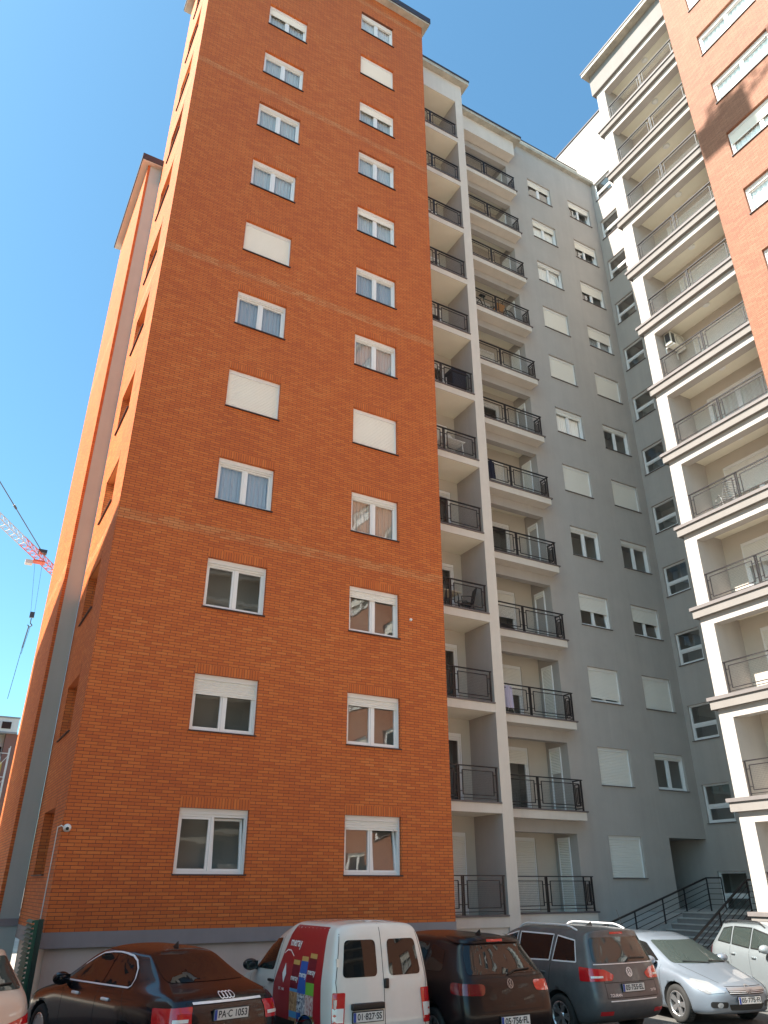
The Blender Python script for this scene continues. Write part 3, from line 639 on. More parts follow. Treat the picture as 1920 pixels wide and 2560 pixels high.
def handrail(name, label, a, b, flat, post_x, g):
    a = Vector(a); b = Vector(b); o = thing(name, label, 'handrail', (a.x, a.y, 0), 0, g)
    mb = MB(); mb.bar(a, b, .033); c = b+Vector(flat); mb.bar(b, c, .033); mb.bar(c, c-Vector((0, 0, .9)), .022); on(o, 'top_rail', mb, IRON)
    mb = MB()
    for i in range(1, 6):
        dz = Vector((0, 0, -.155*i)); mb.bar(a+dz, b+dz, .011); mb.bar(b+dz, c+dz, .011)
    on(o, 'mid_rails', mb, IRON)
    for t in post_x:
        p = a.lerp(b, t); mb = MB(); mb.bar(p-Vector((0, 0, .022)), p-Vector((0, 0, 1.02)), .024); on(o, 'post', mb, IRON)
    return o
handrail('ramp_handrail', 'black handrail of flat bars climbing the ramp along the grey wall', (16.9, 1.5, 1.07), (22.63, 1.5, 2.60), (.02, -.55, 0), (.2, .4, .62, .8, 1), 'black entrance handrails')
handrail('steps_handrail', 'black steep handrail at the foot of the white pier, beside the entrance steps', (18.5, -.95, .94), (21.35, -.95, 2.525), (.27, 0, 0), (.05, .5, 1), 'black entrance handrails')

# ------------------------------------------------------------------ small things on the walls
t = thing('security_camera', 'small white dome camera on the brick corner', 'camera', (2.45, 0, 3.41))
mb = MB(); mb.lathe([(0, -.02), (.075, -.02), (.075, -.06), (.06, -.075)], axis=(0, 1, 0), n=20); mb.obj('mount', WHITE, t, smooth=True)
mb = MB(); mb.ellipsoid((0, -.075, 0), .068, .068, .068); mb.obj('dome', WHITE, t, smooth=True)
mb = MB(); mb.ellipsoid((-.005, -.115, -.012), .036, .036, .036); mb.obj('lens', BLACKP, t, smooth=True)
mb = MB(); mb.path([(2.40, -.012, 3.42), (2.342, -.012, 3.45), (2.342, .45, 3.45), (2.342, .62, 1.36)], .011, 6)
tag(mb.obj('conduit', WHITE), 'thin white conduit running down the brick corner under the dome camera', 'conduit')
GF = thing('green_fence', 'dark green louvred metal fence panel standing end-on at the brick corner', 'fence', (2.15, -.55, 0))
GRN = mat('green_paint', (0.012, 0.085, 0.05), 0.45); GRND = mat('dark_green_paint', (0.006, 0.03, 0.022), 0.5)
mb = MB(); mb.box(.02, .10, -.05, .05, 0, 1.85); mb.obj('post', GRND, GF)
mb = MB(); mb.box(-.045, .018, -.03, .03, 0, 1.84); mb.obj('rail', GRN, GF)
for i in range(24):
    mb = MB(); z = .06+i*.075; mb.poly([(-.09, -.02, z), (-.046, -.02, z+.012), (-.046, -.02, z+.05), (-.09, -.02, z+.038)]); mb.poly([(-.09, -.02, z), (-.09, .9, z), (-.046, .9, z+.05), (-.046, -.02, z+.05)]); mb.obj('slat', GRN, GF)

# ------------------------------------------------------------------ things on the balconies
def chair(name, label, loc, rz, m, cat='chair', reclined=False, group=None):
    o = thing(name, label, cat, loc, rz, group); r = .014
    mb = MB()
    for x in (-.22, .22):
        for y in (-.2, .2): mb.bar((x, y, 0), (x*.95, y*.9, .42), r, 6)
        mb.path([(x, -.2, .42), (x*1.1, -.22, .62), (x*1.1, .1, .64), (x, .2, .42)], r, 6)
    mb.obj('frame', m, o)
    mb = MB()
    for i in range(9): mb.box(-.22, .22, -.2+.048*i, -.17+.048*i, .42, .435)
    mb.obj('seat', m, o)
    mb = MB(); ty = .62 if reclined else .32
    for i in range(9):
        f = i/8; y = .2+(ty-.2)*f; z = .45+.5*f; mb.box(-.22, .22, y-.008, y+.008, z, z+.035)
    for x in (-.22, .22): mb.bar((x, .2, .42), (x, ty, .98), r, 6)
    mb.obj('backrest', m, o)
    return o
def table(name, label, loc, w_, d_, m, mtop, h=.72, slats=True):
    o = thing(name, label, 'table', loc)
    mb = MB()
    if slats:
        for i in range(8): mb.box(-w_/2, w_/2, -d_/2+d_/8*i, -d_/2+d_/8*i+d_/8-.012, h-.02, h)
    else: mb.box(-w_/2, w_/2, -d_/2, d_/2, h-.03, h)
    mb.obj('tabletop', mtop, o)
    for sx in (-1, 1):
        for sy in (-1, 1):
            mb = MB(); mb.bar((sx*(w_/2-.05), sy*(d_/2-.05), 0), (sx*(w_/2-.12), sy*(d_/2-.05), h-.02), .016, 6); mb.obj('leg', m, o)
    return o
z = F(3); table('balcony_table', 'pale folding table between dark chairs on a loggia balcony', (13.35, 2.25, z), .7, .6, IRON, mat('pale_wood', (.62, .55, .42), .6), slats=False)
chair('metal_chair', 'black slatted metal chair right of the pale folding table', (14.05, 2.2, z), -1.9, IRON, group='balcony table chairs')
chair('metal_chair', 'black slatted metal chair left of the pale folding table', (12.75, 2.2, z), 1.6, IRON, group='balcony table chairs')
z = F(5); table('white_garden_table', 'white slatted garden table with a basket on its top on a loggia balcony', (13.6, 2.12, z), .95, .7, WHITE, WHITE)
t = thing('white_basket', 'white plastic basket upside down on the slatted garden table', 'basket', (13.45, 2.1, z+.72))
mb = MB(); mb.lathe([(.24, 0), (.235, .04), (.21, .20), (0, .21)], n=20); mb.obj('body', WHITE, t)
for i in range(3): mb = MB(); mb.lathe([(.245-.01*i, .03+.055*i), (.25-.01*i, .045+.055*i), (.243-.01*i, .06+.055*i)], n=20); mb.obj('rim', WHITE, t)
z = F(6); t = thing('covered_grill', 'grill under a dark navy cover in a loggia corner, above its railing', 'grill', (14.1, 2.2, z))
NAVY = mat('navy_cover', (.012, .014, .028), .7, bump=.4, bscale=8)
mb = MB(); mb.box(-.33, .33, -.28, .28, .35, 1.02); me = mb.mesh('cover', NAVY); bevel_mesh(me, .08, 3); link('cover', me, t)
mb = MB(); mb.box(-.36, .36, -.30, .30, 1.0, 1.22); me = mb.mesh('lid', NAVY); bevel_mesh(me, .09, 3); link('lid', me, t)
for sx in (-.28, .28): mb = MB(); mb.bar((sx, -.2, 0), (sx, -.2, .4), .02, 6); mb.obj('leg', IRON, t)
t = thing('white_folding_frame', 'white folding frame leaning beside the covered grill on the loggia', 'clothes rack', (13.35, 2.2, z))
mb = MB()
for sx in (-.2, .2): mb.bar((sx, -.2, 0), (sx+.18, .1, .95), .016, 6); mb.bar((sx+.18, -.2, 0), (sx, .1, .8), .016, 6)
mb.obj('frame', WHITE, t)
z = F(8)
t = thing('bicycle', 'dark bicycle parked behind the railing of a projecting balcony', 'bicycle', (16.9, 2.87, z))
for x in (-.95, .85):
    mb = MB(); mb.lathe([(.30, -.015), (.335, -.015), (.335, .015), (.30, .015)], axis=(0, 1, 0), o=(x, 0, .335), n=28, closed=True)
    wh = mb.obj('wheel', BLACKP, t); mb = MB()
    for i in range(12): a = i*math.pi/6; mb.bar((x, 0, .335), (x+.31*math.cos(a), 0, .335+.31*math.sin(a)), .004, 3)
    mb.obj('spokes', WIRE, wh)
mb = MB(); mb.path([(-.95, 0, .335), (-.45, 0, .3), (-.6, 0, .85), (-.95, 0, .335)], .016); mb.path([(-.45, 0, .3), (.55, 0, .82), (-.56, 0, .76)], .02); mb.path([(.5, 0, .95), (.85, 0, .335)], .016); mb.obj('frame', mat('bike_teal', (.02, .06, .06), .3), t)
mb = MB(); mb.box(-.75, -.48, -.07, .07, .86, .92); mb.obj('saddle', BLACKP, t)
mb = MB(); mb.path([(.45, -.28, 1.0), (.5, 0, .97), (.45, .28, 1.0)], .014); mb.obj('handlebar', BLACKP, t)
t = thing('cardboard_box', 'open brown cardboard box behind the bicycle on the projecting balcony', 'box', (17.2, 3.12, z))
KRAFT = mat('kraft', (.42, .22, .09), .85, noise=.1)
mb = MB(); panel(mb, FRONT(-.2), -.25, .25, 0, .55); panel(mb, FRONT(.2), -.25, .25, 0, .55); panel(mb, WEST(-.25), -.2, .2, 0, .55); panel(mb, WEST(.25), -.2, .2, 0, .55); mb.obj('body', KRAFT, t)
mb = MB(); mb.quad((-.25, -.2, .55), (.25, -.2, .55), (.25, -.38, .72), (-.25, -.38, .72)); mb.quad((.25, -.2, .55), (.25, .2, .55), (.42, .2, .68), (.42, -.2, .68)); mb.obj('flap', KRAFT, t)
def laundry(z, x, cols, rackl):
    t = thing('drying_rack', rackl, 'drying rack', (x, 2.95, z)); mb = MB()
    for sx in (-.45, .45): mb.bar((sx, -.25, 0), (sx, .25, .95), .012, 6); mb.bar((sx, .25, 0), (sx, -.25, .95), .012, 6)
    for i in range(5): mb.bar((-.5, -.25+.125*i, .95), (.5, -.25+.125*i, .95), .006, 4)
    mb.obj('frame', WHITE, t)
    for (dx_, w_, h_, c, lab) in cols:
        mb = MB(); n = 10
        for i in range(n):
            a = i/n; b = (i+1)/n; f = lambda q: -.25+.03*math.sin(q*9+dx_*7)
            mb.quad((dx_+a*w_, f(a)-.012, .96), (dx_+b*w_, f(b)-.012, .96), (dx_+b*w_, f(b)-.02+.05*math.sin(b*5), .96-h_), (dx_+a*w_, f(a)-.02+.05*math.sin(a*5), .96-h_))
        o = mb.obj('laundry', mat('cloth', c, .95), None, (x, 2.95, z), smooth=True); tag(o, lab, 'laundry')
laundry(F(5), 15.75, [(-.35, .3, .75, (.16, .015, .012), 'red garment hanging to dry behind a balcony railing'), (0.0, .34, .8, (.012, .014, .03), 'navy garment hanging beside the red one on the drying rack')], 'wire drying rack hung with red and navy garments')
laundry(F(2), 15.75, [(-.42, .3, .6, (.62, .58, .56), 'white shirt hanging to dry behind a lower balcony railing'), (0.0, .36, .75, (.45, .42, .55), 'lilac shirt hanging beside the white one on the drying rack')], 'wire drying rack hung with white and lilac shirts')
t = thing('folded_grill_mat', 'black rolled cover lying on a balcony floor by the middle post', 'cover', (16.15, 2.95, F(3))); mb = MB(); mb.ellipsoid((0, 0, .14), .5, .2, .15); mb.obj('roll', BLACKP, t, smooth=True)
# lounge chair and air conditioner on the right wing
RCK = mat('grey_rattan', (.30, .29, .28), .7)
c_ = chair('garden_lounger', 'grey woven garden chair reclining behind a sunlit balcony railing', (20.75, -3.45, RF(4)), 2.6, RCK, reclined=True)
t = thing('air_conditioner', 'cream outdoor air conditioning unit on a bracket high in a balcony corner', 'air conditioner', (21.0, -2.42, RF(7)-.95))
t.location = (21.05, YP1-.01, RF(6)+1.75)
mb = MB(); mb.box(-.40, .40, -.38, -.08, 0, .56); me = mb.mesh('casing', mat('ac_cream', (.66, .63, .55), .5)); bevel_mesh(me, .02, 2); link('casing', me, t)
mb = MB(); mb.lathe([(.23, 0), (.23, .012), (.20, .012), (.20, 0)], axis=(0, -1, 0), o=(.1, -.381, .28), n=28)
for i in range(4): mb.lathe([(.05+.04*i, 0), (.056+.04*i, .006), (.062+.04*i, 0)], axis=(0, -1, 0), o=(.1, -.381, .28), n=24)
mb.obj('fan_grille', mat('grille', (.35, .33, .3), .5), t)
mb = MB(); mb.box(-.402, -.4, -.34, -.12, .12, .5); mb.box(-.36, -.18, -.383, -.38, .05, .5); mb.obj('side_vent', mat('vent', (.06, .06, .06), .6), t)
for sx in (-.3, .3): mb = MB(); mb.box(sx-.02, sx+.02, -.42, .0, -.045, -.002); mb.box(sx-.02, sx+.02, -.03, 0, -.3, -.045); mb.obj('bracket', WHITE, t)

# ------------------------------------------------------------------ cars
def paint(name, col, metal=0.0, rough=0.35, noise=0.04): return mat(name, col, rough, metal=metal, noise=noise, nscale=5, coat=1.0)
CGLASS = mat('car_glass', (0.010, 0.011, 0.011), 0.02, spec=0.5); CGLASSL = mat('car_glass_light', (0.035, 0.045, 0.042), 0.02, spec=0.8)
TYRE = mat('tyre_rubber', (0.022, 0.021, 0.020), 0.85, noise=0.2, nscale=20); RIM = mat('rim_alloy', (0.55, 0.55, 0.56), 0.3, metal=0.85); RIMD = mat('rim_dark', (0.03, 0.03, 0.032), 0.4)
CHROME = mat('chrome', (0.78, 0.78, 0.79), 0.3, metal=0.25); TRIM = mat('trim_black', (0.012, 0.012, 0.012), 0.45); SEAM = mat('seam', (0.006, 0.006, 0.006), 0.8)
REDL = mat('red_lamp', (0.50, 0.012, 0.016), 0.12, coat=1.0); REDD = mat('smoked_lamp', (0.14, 0.006, 0.008), 0.12, coat=1.0); CLEARL = mat('clear_lamp', (0.30, 0.31, 0.32), 0.15, metal=0.3, coat=.6); LAMPW = mat('lamp_white', (0.75, 0.72, 0.68), 0.15, coat=1.0)
PLATE = mat('plate_white', (0.68, 0.66, 0.62), 0.5); PBLUE = mat('plate_blue', (0.02, 0.06, 0.30), 0.5); INK = mat('plate_ink', (0.015, 0.015, 0.018), 0.6)
RIM2 = mat('brushed_metal', (0.30, 0.29, 0.29), 0.4, metal=.6)
WELL = mat('wheel_well', (0.008, 0.008, 0.008), 0.9)

def text_tris(s, size, font_bold=False):
    cu = bpy.data.curves.new('lettering', 'FONT'); cu.body = s; cu.size = size; cu.align_x = 'CENTER'; cu.align_y = 'CENTER'
    if font_bold: cu.offset = size*0.018
    o = bpy.data.objects.new('lettering', cu); COL.objects.link(o); dg = bpy.context.evaluated_depsgraph_get()
    me = bpy.data.meshes.new_from_object(o.evaluated_get(dg)); bpy.data.objects.remove(o); bpy.data.curves.remove(cu)
    v = [(p.co.x, p.co.y) for p in me.vertices]; f = [tuple(p.vertices) for p in me.polygons]; bpy.data.meshes.remove(me)
    return v, f

class Car:
    """loft of a car body; local +y is the nose, rear end at y = 0"""
    def __init__(s, name, label, spec, pos, h, sc, paintm, group='cars parked in front of the tower'):
        s.root = thing(name, label, spec.get('cat', 'car'), (pos[0], pos[1], 0), -h, group)
        s.root.scale = sc
        s.L = spec['L']; rows = spec['rows']; ns = 26; R = len(rows); nc = 10
        def samp(row, t):
            ys = [p[0] for p in row]; y = ys[0]+(ys[-1]-ys[0])*t
            for a, b in zip(row, row[1:]):
                if a[0] <= y <= b[0]+1e-9:
                    q = (y-a[0])/(b[0]-a[0]) if b[0] > a[0] else 0; return y, a[1]+(b[1]-a[1])*q, a[2]+(b[2]-a[2])*q
            return row[-1]
        V = []; Fc = []; idx = {}
        def vid(key, co):
            if key not in idx: idx[key] = len(V); V.append(co)
            return idx[key]
        bowr, bowf, crown = spec.get('bowr', .07), spec.get('bowf', .16), spec.get('crown', .035)
        T_ = [i/(ns-1) for i in range(ns)]
        def side(sgn, r, i): y, z, x = samp(rows[r], T_[i]); return vid(('s', sgn, r, i), (sgn*x, y, z))
        def cap(end, r, c):
            u = -1+2*c/nc
            i = 0 if end == 'r' else ns-1
            if c == 0: return side(-1, r, i)
            if c == nc: return side(1, r, i)
            y, z, x = samp(rows[r], T_[i]); e = 1-u*u; e = e**.7
            hi = spec.get('bow_up', 1.0) if r >= 4 else 1.0
            y += (-bowr if end == 'r' else bowf)*e*hi; z += crown*e*(1 if r >= 4 else .35)
            return vid(('c', end, r, c), (x*u, y, z))
        def roof(i, c):
            if i == 0: return cap('r', R-1, c)
            if i == ns-1: return cap('f', R-1, c)
            if c == 0: return side(-1, R-1, i)
            if c == nc: return side(1, R-1, i)
            u = -1+2*c/nc; y, z, x = samp(rows[R-1], T_[i]); e = (1-u*u)**.7
            q = T_[i]; y += (-bowr*(1-q)+bowf*q)*e*spec.get('bow_up', 1.0)
            return vid(('t', i, c), (x*u, y, z+crown*e))
        def bot(i, c):
            if i == 0: return cap('r', 0, c)
            if i == ns-1: return cap('f', 0, c)
            if c == 0: return side(-1, 0, i)
            if c == nc: return side(1, 0, i)
            u = -1+2*c/nc; y, z, x = samp(rows[0], T_[i]); q = T_[i]; y += (-bowr*(1-q)+bowf*q)*(1-u*u)
            return vid(('b', i, c), (x*u, y, z))
        for sgn in (-1, 1):
            for r in range(R-1):
                for i in range(ns-1):
                    q = (side(sgn, r, i), side(sgn, r, i+1), side(sgn, r+1, i+1), side(sgn, r+1, i)); Fc.append(q if sgn > 0 else q[::-1])
        for c in range(nc):
            for r in range(R-1):
                Fc.append((cap('r', r, c), cap('r', r, c+1), cap('r', r+1, c+1), cap('r', r+1, c))); Fc.append((cap('f', r, c+1), cap('f', r, c), cap('f', r+1, c), cap('f', r+1, c+1)))
            for i in range(ns-1):
                Fc.append((roof(i, c), roof(i, c+1), roof(i+1, c+1), roof(i+1, c))); Fc.append((bot(i, c+1), bot(i, c), bot(i+1, c), bot(i+1, c+1)))
        me = bpy.data.meshes.new('body'); me.from_pydata(V, [], Fc); me.materials.append(paintm); me.materials.append(WELL); me.materials.append(TRIM)
        bm = bmesh.new(); bm.from_mesh(me); bmesh.ops.recalc_face_normals(bm, faces=bm.faces[:]); cl = bm.edges.layers.float.get('crease_edge') or bm.edges.layers.float.new('crease_edge')
        bm.to_mesh(me); bm.free()
        o = bpy.data.objects.new('body', me); COL.objects.link(o)
        ss = o.modifiers.new('s', 'SUBSURF'); ss.levels = 2; ss.render_levels = 2
        cut = MB()
        for y in spec['axles']:
            for sg in (-1, 1):
                cut.lathe([(0, 0), (spec['arch'], 0), (spec['arch'], .42), (0, .42)], axis=(sg, 0, 0), o=(sg*(spec['W']/2-.27), y, spec['wr']), n=36)
        cm = cut.mesh('cutter', WELL); b2 = bmesh.new(); b2.from_mesh(cm); bmesh.ops.remove_doubles(b2, verts=b2.verts, dist=1e-5); bmesh.ops.recalc_face_normals(b2, faces=b2.faces[:]); b2.to_mesh(cm); b2.free()
        co = bpy.data.objects.new('cutter', cm); COL.objects.link(co)
        bo = o.modifiers.new('b', 'BOOLEAN'); bo.object = co; bo.operation = 'DIFFERENCE'; bo.solver = 'EXACT'; bo.material_mode = 'TRANSFER'
        dg = bpy.context.evaluated_depsgraph_get(); dg.update()
        ev = o.evaluated_get(dg); m2 = bpy.data.meshes.new_from_object(ev)
        o.modifiers.clear(); o.data = m2; bpy.data.objects.remove(co)
        if spec.get('trim_z'):
            for p in m2.polygons:
                if p.material_index == 0 and p.center.z < spec['trim_z']: p.material_index = list(m2.materials).index(TRIM) if TRIM in list(m2.materials) else 0
        m2.polygons.foreach_set('use_smooth', [True]*len(m2.polygons))
        o.parent = s.root; s.body = o
        s.bvh = BVHTree.FromPolygons([v.co[:] for v in m2.vertices], [tuple(p.vertices) for p in m2.polygons])
        for y in spec['axles']:
            for sg in (-1, 1): s.wheel(sg*(spec['W']/2-.015), y, spec['wr'], sg, spec)
    def wheel(s, x, y, r, sg, spec):
        w_ = .20
        def tm():
            mb = MB(); ri = r*.66
            mb.lathe([(ri, -.01), (ri+.02, 0), (r-.03, 0.004), (r-.008, -.02), (r, -.05), (r, -w_+.05), (r-.03, -w_), (ri, -w_)], axis=(1, 0, 0), n=40)
            for i in range(40):
                a = 2*math.pi*i/40
                for k in range(3): mb.bar((-.05-.04*k, math.cos(a)*r, math.sin(a)*r), (-.08-.04*k, math.cos(a+.06)*r, math.sin(a+.06)*r), .008, 4)
            return mb.mesh('wheel', TYRE, True)
        o = link('wheel', cached(('tyre', r), tm), s.root, (x, y, r), 0 if sg > 0 else math.pi)
        nsp, rm, tw = spec.get('spokes', 5), spec.get('rimmat', RIM), spec.get('twin', False)
        def rmesh():
            mb = MB(); ri = r*.67
            mb.lathe([(ri, -.008), (ri-.015, -.003), (ri-.03, -.02), (ri-.035, -.14)], axis=(1, 0, 0), n=40)
            mb.lathe([(0, -.018), (.05, -.018), (.065, -.035)], axis=(1, 0, 0), n=20)
            for i in range(nsp):
                a = 2*math.pi*i/nsp
                for da in ((-.13, .13) if tw else (0,)):
                    w1, w2 = (.018, .022) if tw else (.034, .05)
                    d = Vector((0, math.cos(a+da*.4), math.sin(a+da*.4))); e = Vector((0, math.cos(a+da*1.6), math.sin(a+da*1.6))); n_ = Vector((0, -math.sin(a+da), math.cos(a+da)))
                    p, q = d*.04, e*(ri-.02); x0 = Vector((-.025, 0, 0)); x1 = Vector((-.012, 0, 0))
                    mb.poly([p-n_*w1+x0, q-n_*w2+x1, q+n_*w2+x1, p+n_*w1+x0]); bk = Vector((-.05, 0, 0))
                    mb.quad(p-n_*w1+x0, q-n_*w2+x1, q-n_*w2+bk, p-n_*w1+bk); mb.quad(p+n_*w1+x0, q+n_*w2+x1, q+n_*w2+bk, p+n_*w1+bk)
            mb.mi = 1; mb.lathe([(0, -.12), (ri-.03, -.12)], axis=(1, 0, 0), n=30)
            return mb.mesh('rim', [rm, WELL], False)
        link('rim', cached(('rim', r, nsp, rm.name, tw), rmesh), o)
    # -- projected panels
    def frame(s, face):
        return {'L': (Vector((-3, 0, 0)), Vector((0, 1, 0)), Vector((0, 0, 1)), Vector((1, 0, 0))), 'R': (Vector((3, 0, 0)), Vector((0, 1, 0)), Vector((0, 0, 1)), Vector((-1, 0, 0))),
                'B': (Vector((0, -3, 0)), Vector((1, 0, 0)), Vector((0, 0, 1)), Vector((0, 1, 0))), 'F': (Vector((0, s.L+3, 0)), Vector((1, 0, 0)), Vector((0, 0, 1)), Vector((0, -1, 0))),
                'T': (Vector((0, 0, 4)), Vector((1, 0, 0)), Vector((0, 1, 0)), Vector((0, 0, -1))),
                # rear corners and front corners: (a along the diagonal)
                'BL': (Vector((-3, -3, 0)), Vector((.7071, -.7071, 0)), Vector((0, 0, 1)), Vector((.7071, .7071, 0))), 'BR': (Vector((3, -3, 0)), Vector((.7071, .7071, 0)), Vector((0, 0, 1)), Vector((-.7071, .7071, 0))),
                'FR': (Vector((3, s.L+3, 0)), Vector((.7071, -.7071, 0)), Vector((0, 0, 1)), Vector((-.7071, -.7071, 0))), 'FL': (Vector((-3, s.L+3, 0)), Vector((.7071, .7071, 0)), Vector((0, 0, 1)), Vector((.7071, -.7071, 0)))}[face]
    def hit(s, face, a, b):
        o, e1, e2, d = s.frame(face); p, n, i, dist = s.bvh.ray_cast(o+e1*a+e2*b, d)
        if p is None: return None, None
        if n.dot(d) > 0: n = -n
        return p, n
    def project(s, name, face, verts, faces, m, off, parent=None):
        V = []; ok = []
        last = None
        for a, b in verts:
            p, n = s.hit(face, a, b)
            if p is None: V.append((0, 0, 0)); ok.append(False)
            else: V.append(tuple(p+n*off)); ok.append(True)
        Fs = [f for f in faces if all(ok[i] for i in f)]
        me = bpy.data.meshes.new(name); me.from_pydata(V, [], Fs); me.materials.append(m); me.polygons.foreach_set('use_smooth', [True]*len(me.polygons))
        return link(name, me, parent or s.root)
    def panel(s, name, face, pts, m, off=.004, res=.07, parent=None, rnd=0.0):
        if rnd:
            out = []; n = len(pts)
            for i in range(n):
                p0, p1, p2 = Vector(pts[i-1]), Vector(pts[i]), Vector(pts[(i+1) % n]); r1 = min(rnd, (p0-p1).length*.45); r2 = min(rnd, (p2-p1).length*.45)
                A = p1+(p0-p1).normalized()*r1; B = p1+(p2-p1).normalized()*r2
                for k in range(5): t_ = k/4; out.append(tuple((1-t_)**2*A+2*t_*(1-t_)*p1+t_*t_*B))
            pts = out
        bm = bmesh.new(); vs = [bm.verts.new((p[0], p[1], 0)) for p in pts]; f = bm.faces.new(vs)
        bmesh.ops.triangulate(bm, faces=[f])
        for _ in range(5):
            es = [e for e in bm.edges if e.calc_length() > res*1.5]
            if not es: break
            bmesh.ops.subdivide_edges(bm, edges=es, cuts=1); bmesh.ops.triangulate(bm, faces=bm.faces[:])
        bm.verts.ensure_lookup_table(); bm.verts.index_update()
        v = [(q.co.x, q.co.y) for q in bm.verts]; fs = [tuple(q.index for q in f.verts) for f in bm.faces]; bm.free()
        return s.project(name, face, v, fs, m, off, parent)
    def strip(s, name, face, pts, w_, m, off=.005, parent=None, close=False):
        P = [Vector(p) for p in pts]
        if close: P.append(P[0])
        Q = [P[0]]
        for a, b in zip(P, P[1:]):
            n = max(1, int((b-a).length/.05)); Q += [a.lerp(b, (i+1)/n) for i in range(n)]
        V = []; Fs = []
        for i, p in enumerate(Q):
            d = (Q[min(i+1, len(Q)-1)]-Q[max(i-1, 0)]); d = d.normalized() if d.length else Vector((1, 0)); n = Vector((-d.y, d.x))*w_/2
            V += [tuple(p-n), tuple(p+n)]
            if i: Fs.append((2*i-2, 2*i, 2*i+1, 2*i-1))
        return s.project(name, face, V, Fs, m, off, parent)
    def text(s, face, txt, a, b, size, m, off=.006, mir=1, parent=None, bold=True, sx=1.0, name='lettering'):
        v, f = text_tris(txt, size, bold); return s.project(name, face, [(a+mir*p[0]*sx, b+p[1]) for p in v], f, m, off, parent)
    def plate(s, face, a, b, txt, blue=True, w_=.52, size=.105, off=.02, tilt=0.0):
        p, n = s.hit(face, a, b); o_, e1, e2, d = s.frame(face)
        yd = -d
        me = MB(); me.box(-w_/2-.012, w_/2+.012, 0, .02, -.066, .066); P = me.obj('plate_holder', TRIM, s.root, p+yd*off, math.pi if face == 'F' else 0)
        P.rotation_euler[0] = tilt
        me = MB(); me.box(-w_/2, w_/2, -.004, -.0005, -.056, .056); pl = me.obj('number_plate', PLATE, P)
        if blue: me = MB(); me.box(-w_/2+.002, -w_/2+.042, -.007, -.0045, -.054, .054); me.obj('blue_band', PBLUE, P)
        v, f = text_tris(txt, size, True); xs = [q[0] for q in v]; k = (w_-.085)/(max(xs)-min(xs)); cx = (max(xs)+min(xs))/2
        lm = bpy.data.meshes.new('lettering'); lm.from_pydata([((q[0]-cx)*k+.02, -.0075, q[1]) for q in v], [], f); lm.materials.append(INK); link('lettering', lm, P)
        return P
    def handle(s, face, a, b, m, ln=.19):
        p, n = s.hit(face, a, b); mb = MB(); mb.box(-.022, .022, -ln/2, ln/2, -.018, .018); me = mb.mesh('door_handle', m); bevel_mesh(me, .012, 2); link('door_handle', me, s.root, p+n*.012)
    def mirror(s, y, z, side, m, w_=.2):
        p, n = s.hit('L' if side < 0 else 'R', y, z); c = p+Vector((side*.15, 0, .03)); mb = MB(); mb.ellipsoid((0, 0, 0), .13, .10, .085, 16, 10); o = mb.obj('side_mirror', m, s.root, c, smooth=True)
        mb = MB(); mb.bar((0, 0, -.02), (-side*.16, .02, -.06), .03, 6); mb.obj('mirror_arm', TRIM, o); mb = MB(); mb.quad((-.10, -.085, -.06), (.10, -.085, -.06), (.10, -.085, .055), (-.10, -.085, .055)); mb.obj('mirror_glass', CGLASS, o)
    def seams(s, face, lines, w_=.009):
        for l in lines: s.strip('panel_gap', face, l, w_, SEAM, .0015)
    def windows(s, face, polys, m, trim=None, name='side_window'):
        for p in polys:
            o = s.panel(name, face, p, m, .005, .06, rnd=.05)
            if trim: s.strip('window_trim', face, p, .022, trim, .007, close=True)
    def antenna(s, y, z=3):
        p, n = s.hit('T', 0, y); mb = MB(); mb.poly([(-.004, -.07, 0), (-.004, .09, 0), (-.004, -.05, .075)]); mb.poly([(.012, -.07, 0), (.012, .09, 0), (.004, -.05, .075)]); mb.quad((-.004, -.07, 0), (.012, -.07, 0), (.004, -.05, .075), (-.004, -.05, .075)); mb.quad((.012, .09, 0), (-.004, .09, 0), (-.004, -.05, .075), (.004, -.05, .075)); mb.obj('roof_antenna', TRIM, s.root, p)
    def wiper(s, face, pts, r=.012):
        P = []
        for a, b in pts: p, n = s.hit(face, a, b); P.append(p+n*.02)
        mb = MB(); mb.path(P, r, 6); mb.obj('wiper', TRIM, s.root)
    def roofrail(s, x, y0, y1, m, h=.055):
        pts = []
        for i in range(13):
            y = y0+(y1-y0)*i/12; p, n = s.hit('T', x, y); q = min(1, min(i, 12-i)/1.5); pts.append(p+Vector((0, 0, .006+h*q)))
        mb = MB(); mb.path(pts, .017, 6); mb.obj('roof_rail', m, s.root)

def ring(c, ro, ri, n=28):
    v = []; f = []
    for i in range(n):
        a = 2*math.pi*i/n; v += [(c[0]+ro*math.cos(a), c[1]+ro*math.sin(a)), (c[0]+ri*math.cos(a), c[1]+ri*math.sin(a))]; j = (i+1) % n; f.append((2*i, 2*j, 2*j+1, 2*i+1))
    return v, f
def merge(parts):
    V = []; Fs = []
    for v, f in parts: k = len(V); V += v; Fs += [tuple(i+k for i in q) for q in f]
    return V, Fs
def stroke(a, b, w_):
    a = Vector(a); b = Vector(b); d = (b-a).normalized(); n = Vector((-d.y, d.x))*w_/2; return [tuple(a-n), tuple(b-n), tuple(b+n), tuple(a+n)], [(0, 1, 2, 3)]
def vw(c, r):
    P = lambda x, y: (c[0]+x*r, c[1]+y*r); w_ = r*.17
    return merge([ring(c, r, r*.85), stroke(P(-.38, .82), P(0, .08), w_), stroke(P(.38, .82), P(0, .08), w_), stroke(P(-.78, .45), P(-.36, -.75), w_), stroke(P(.78, .45), P(.36, -.75), w_), stroke(P(-.36, -.75), P(0, .0), w_), stroke(P(.36, -.75), P(0, .0), w_)])

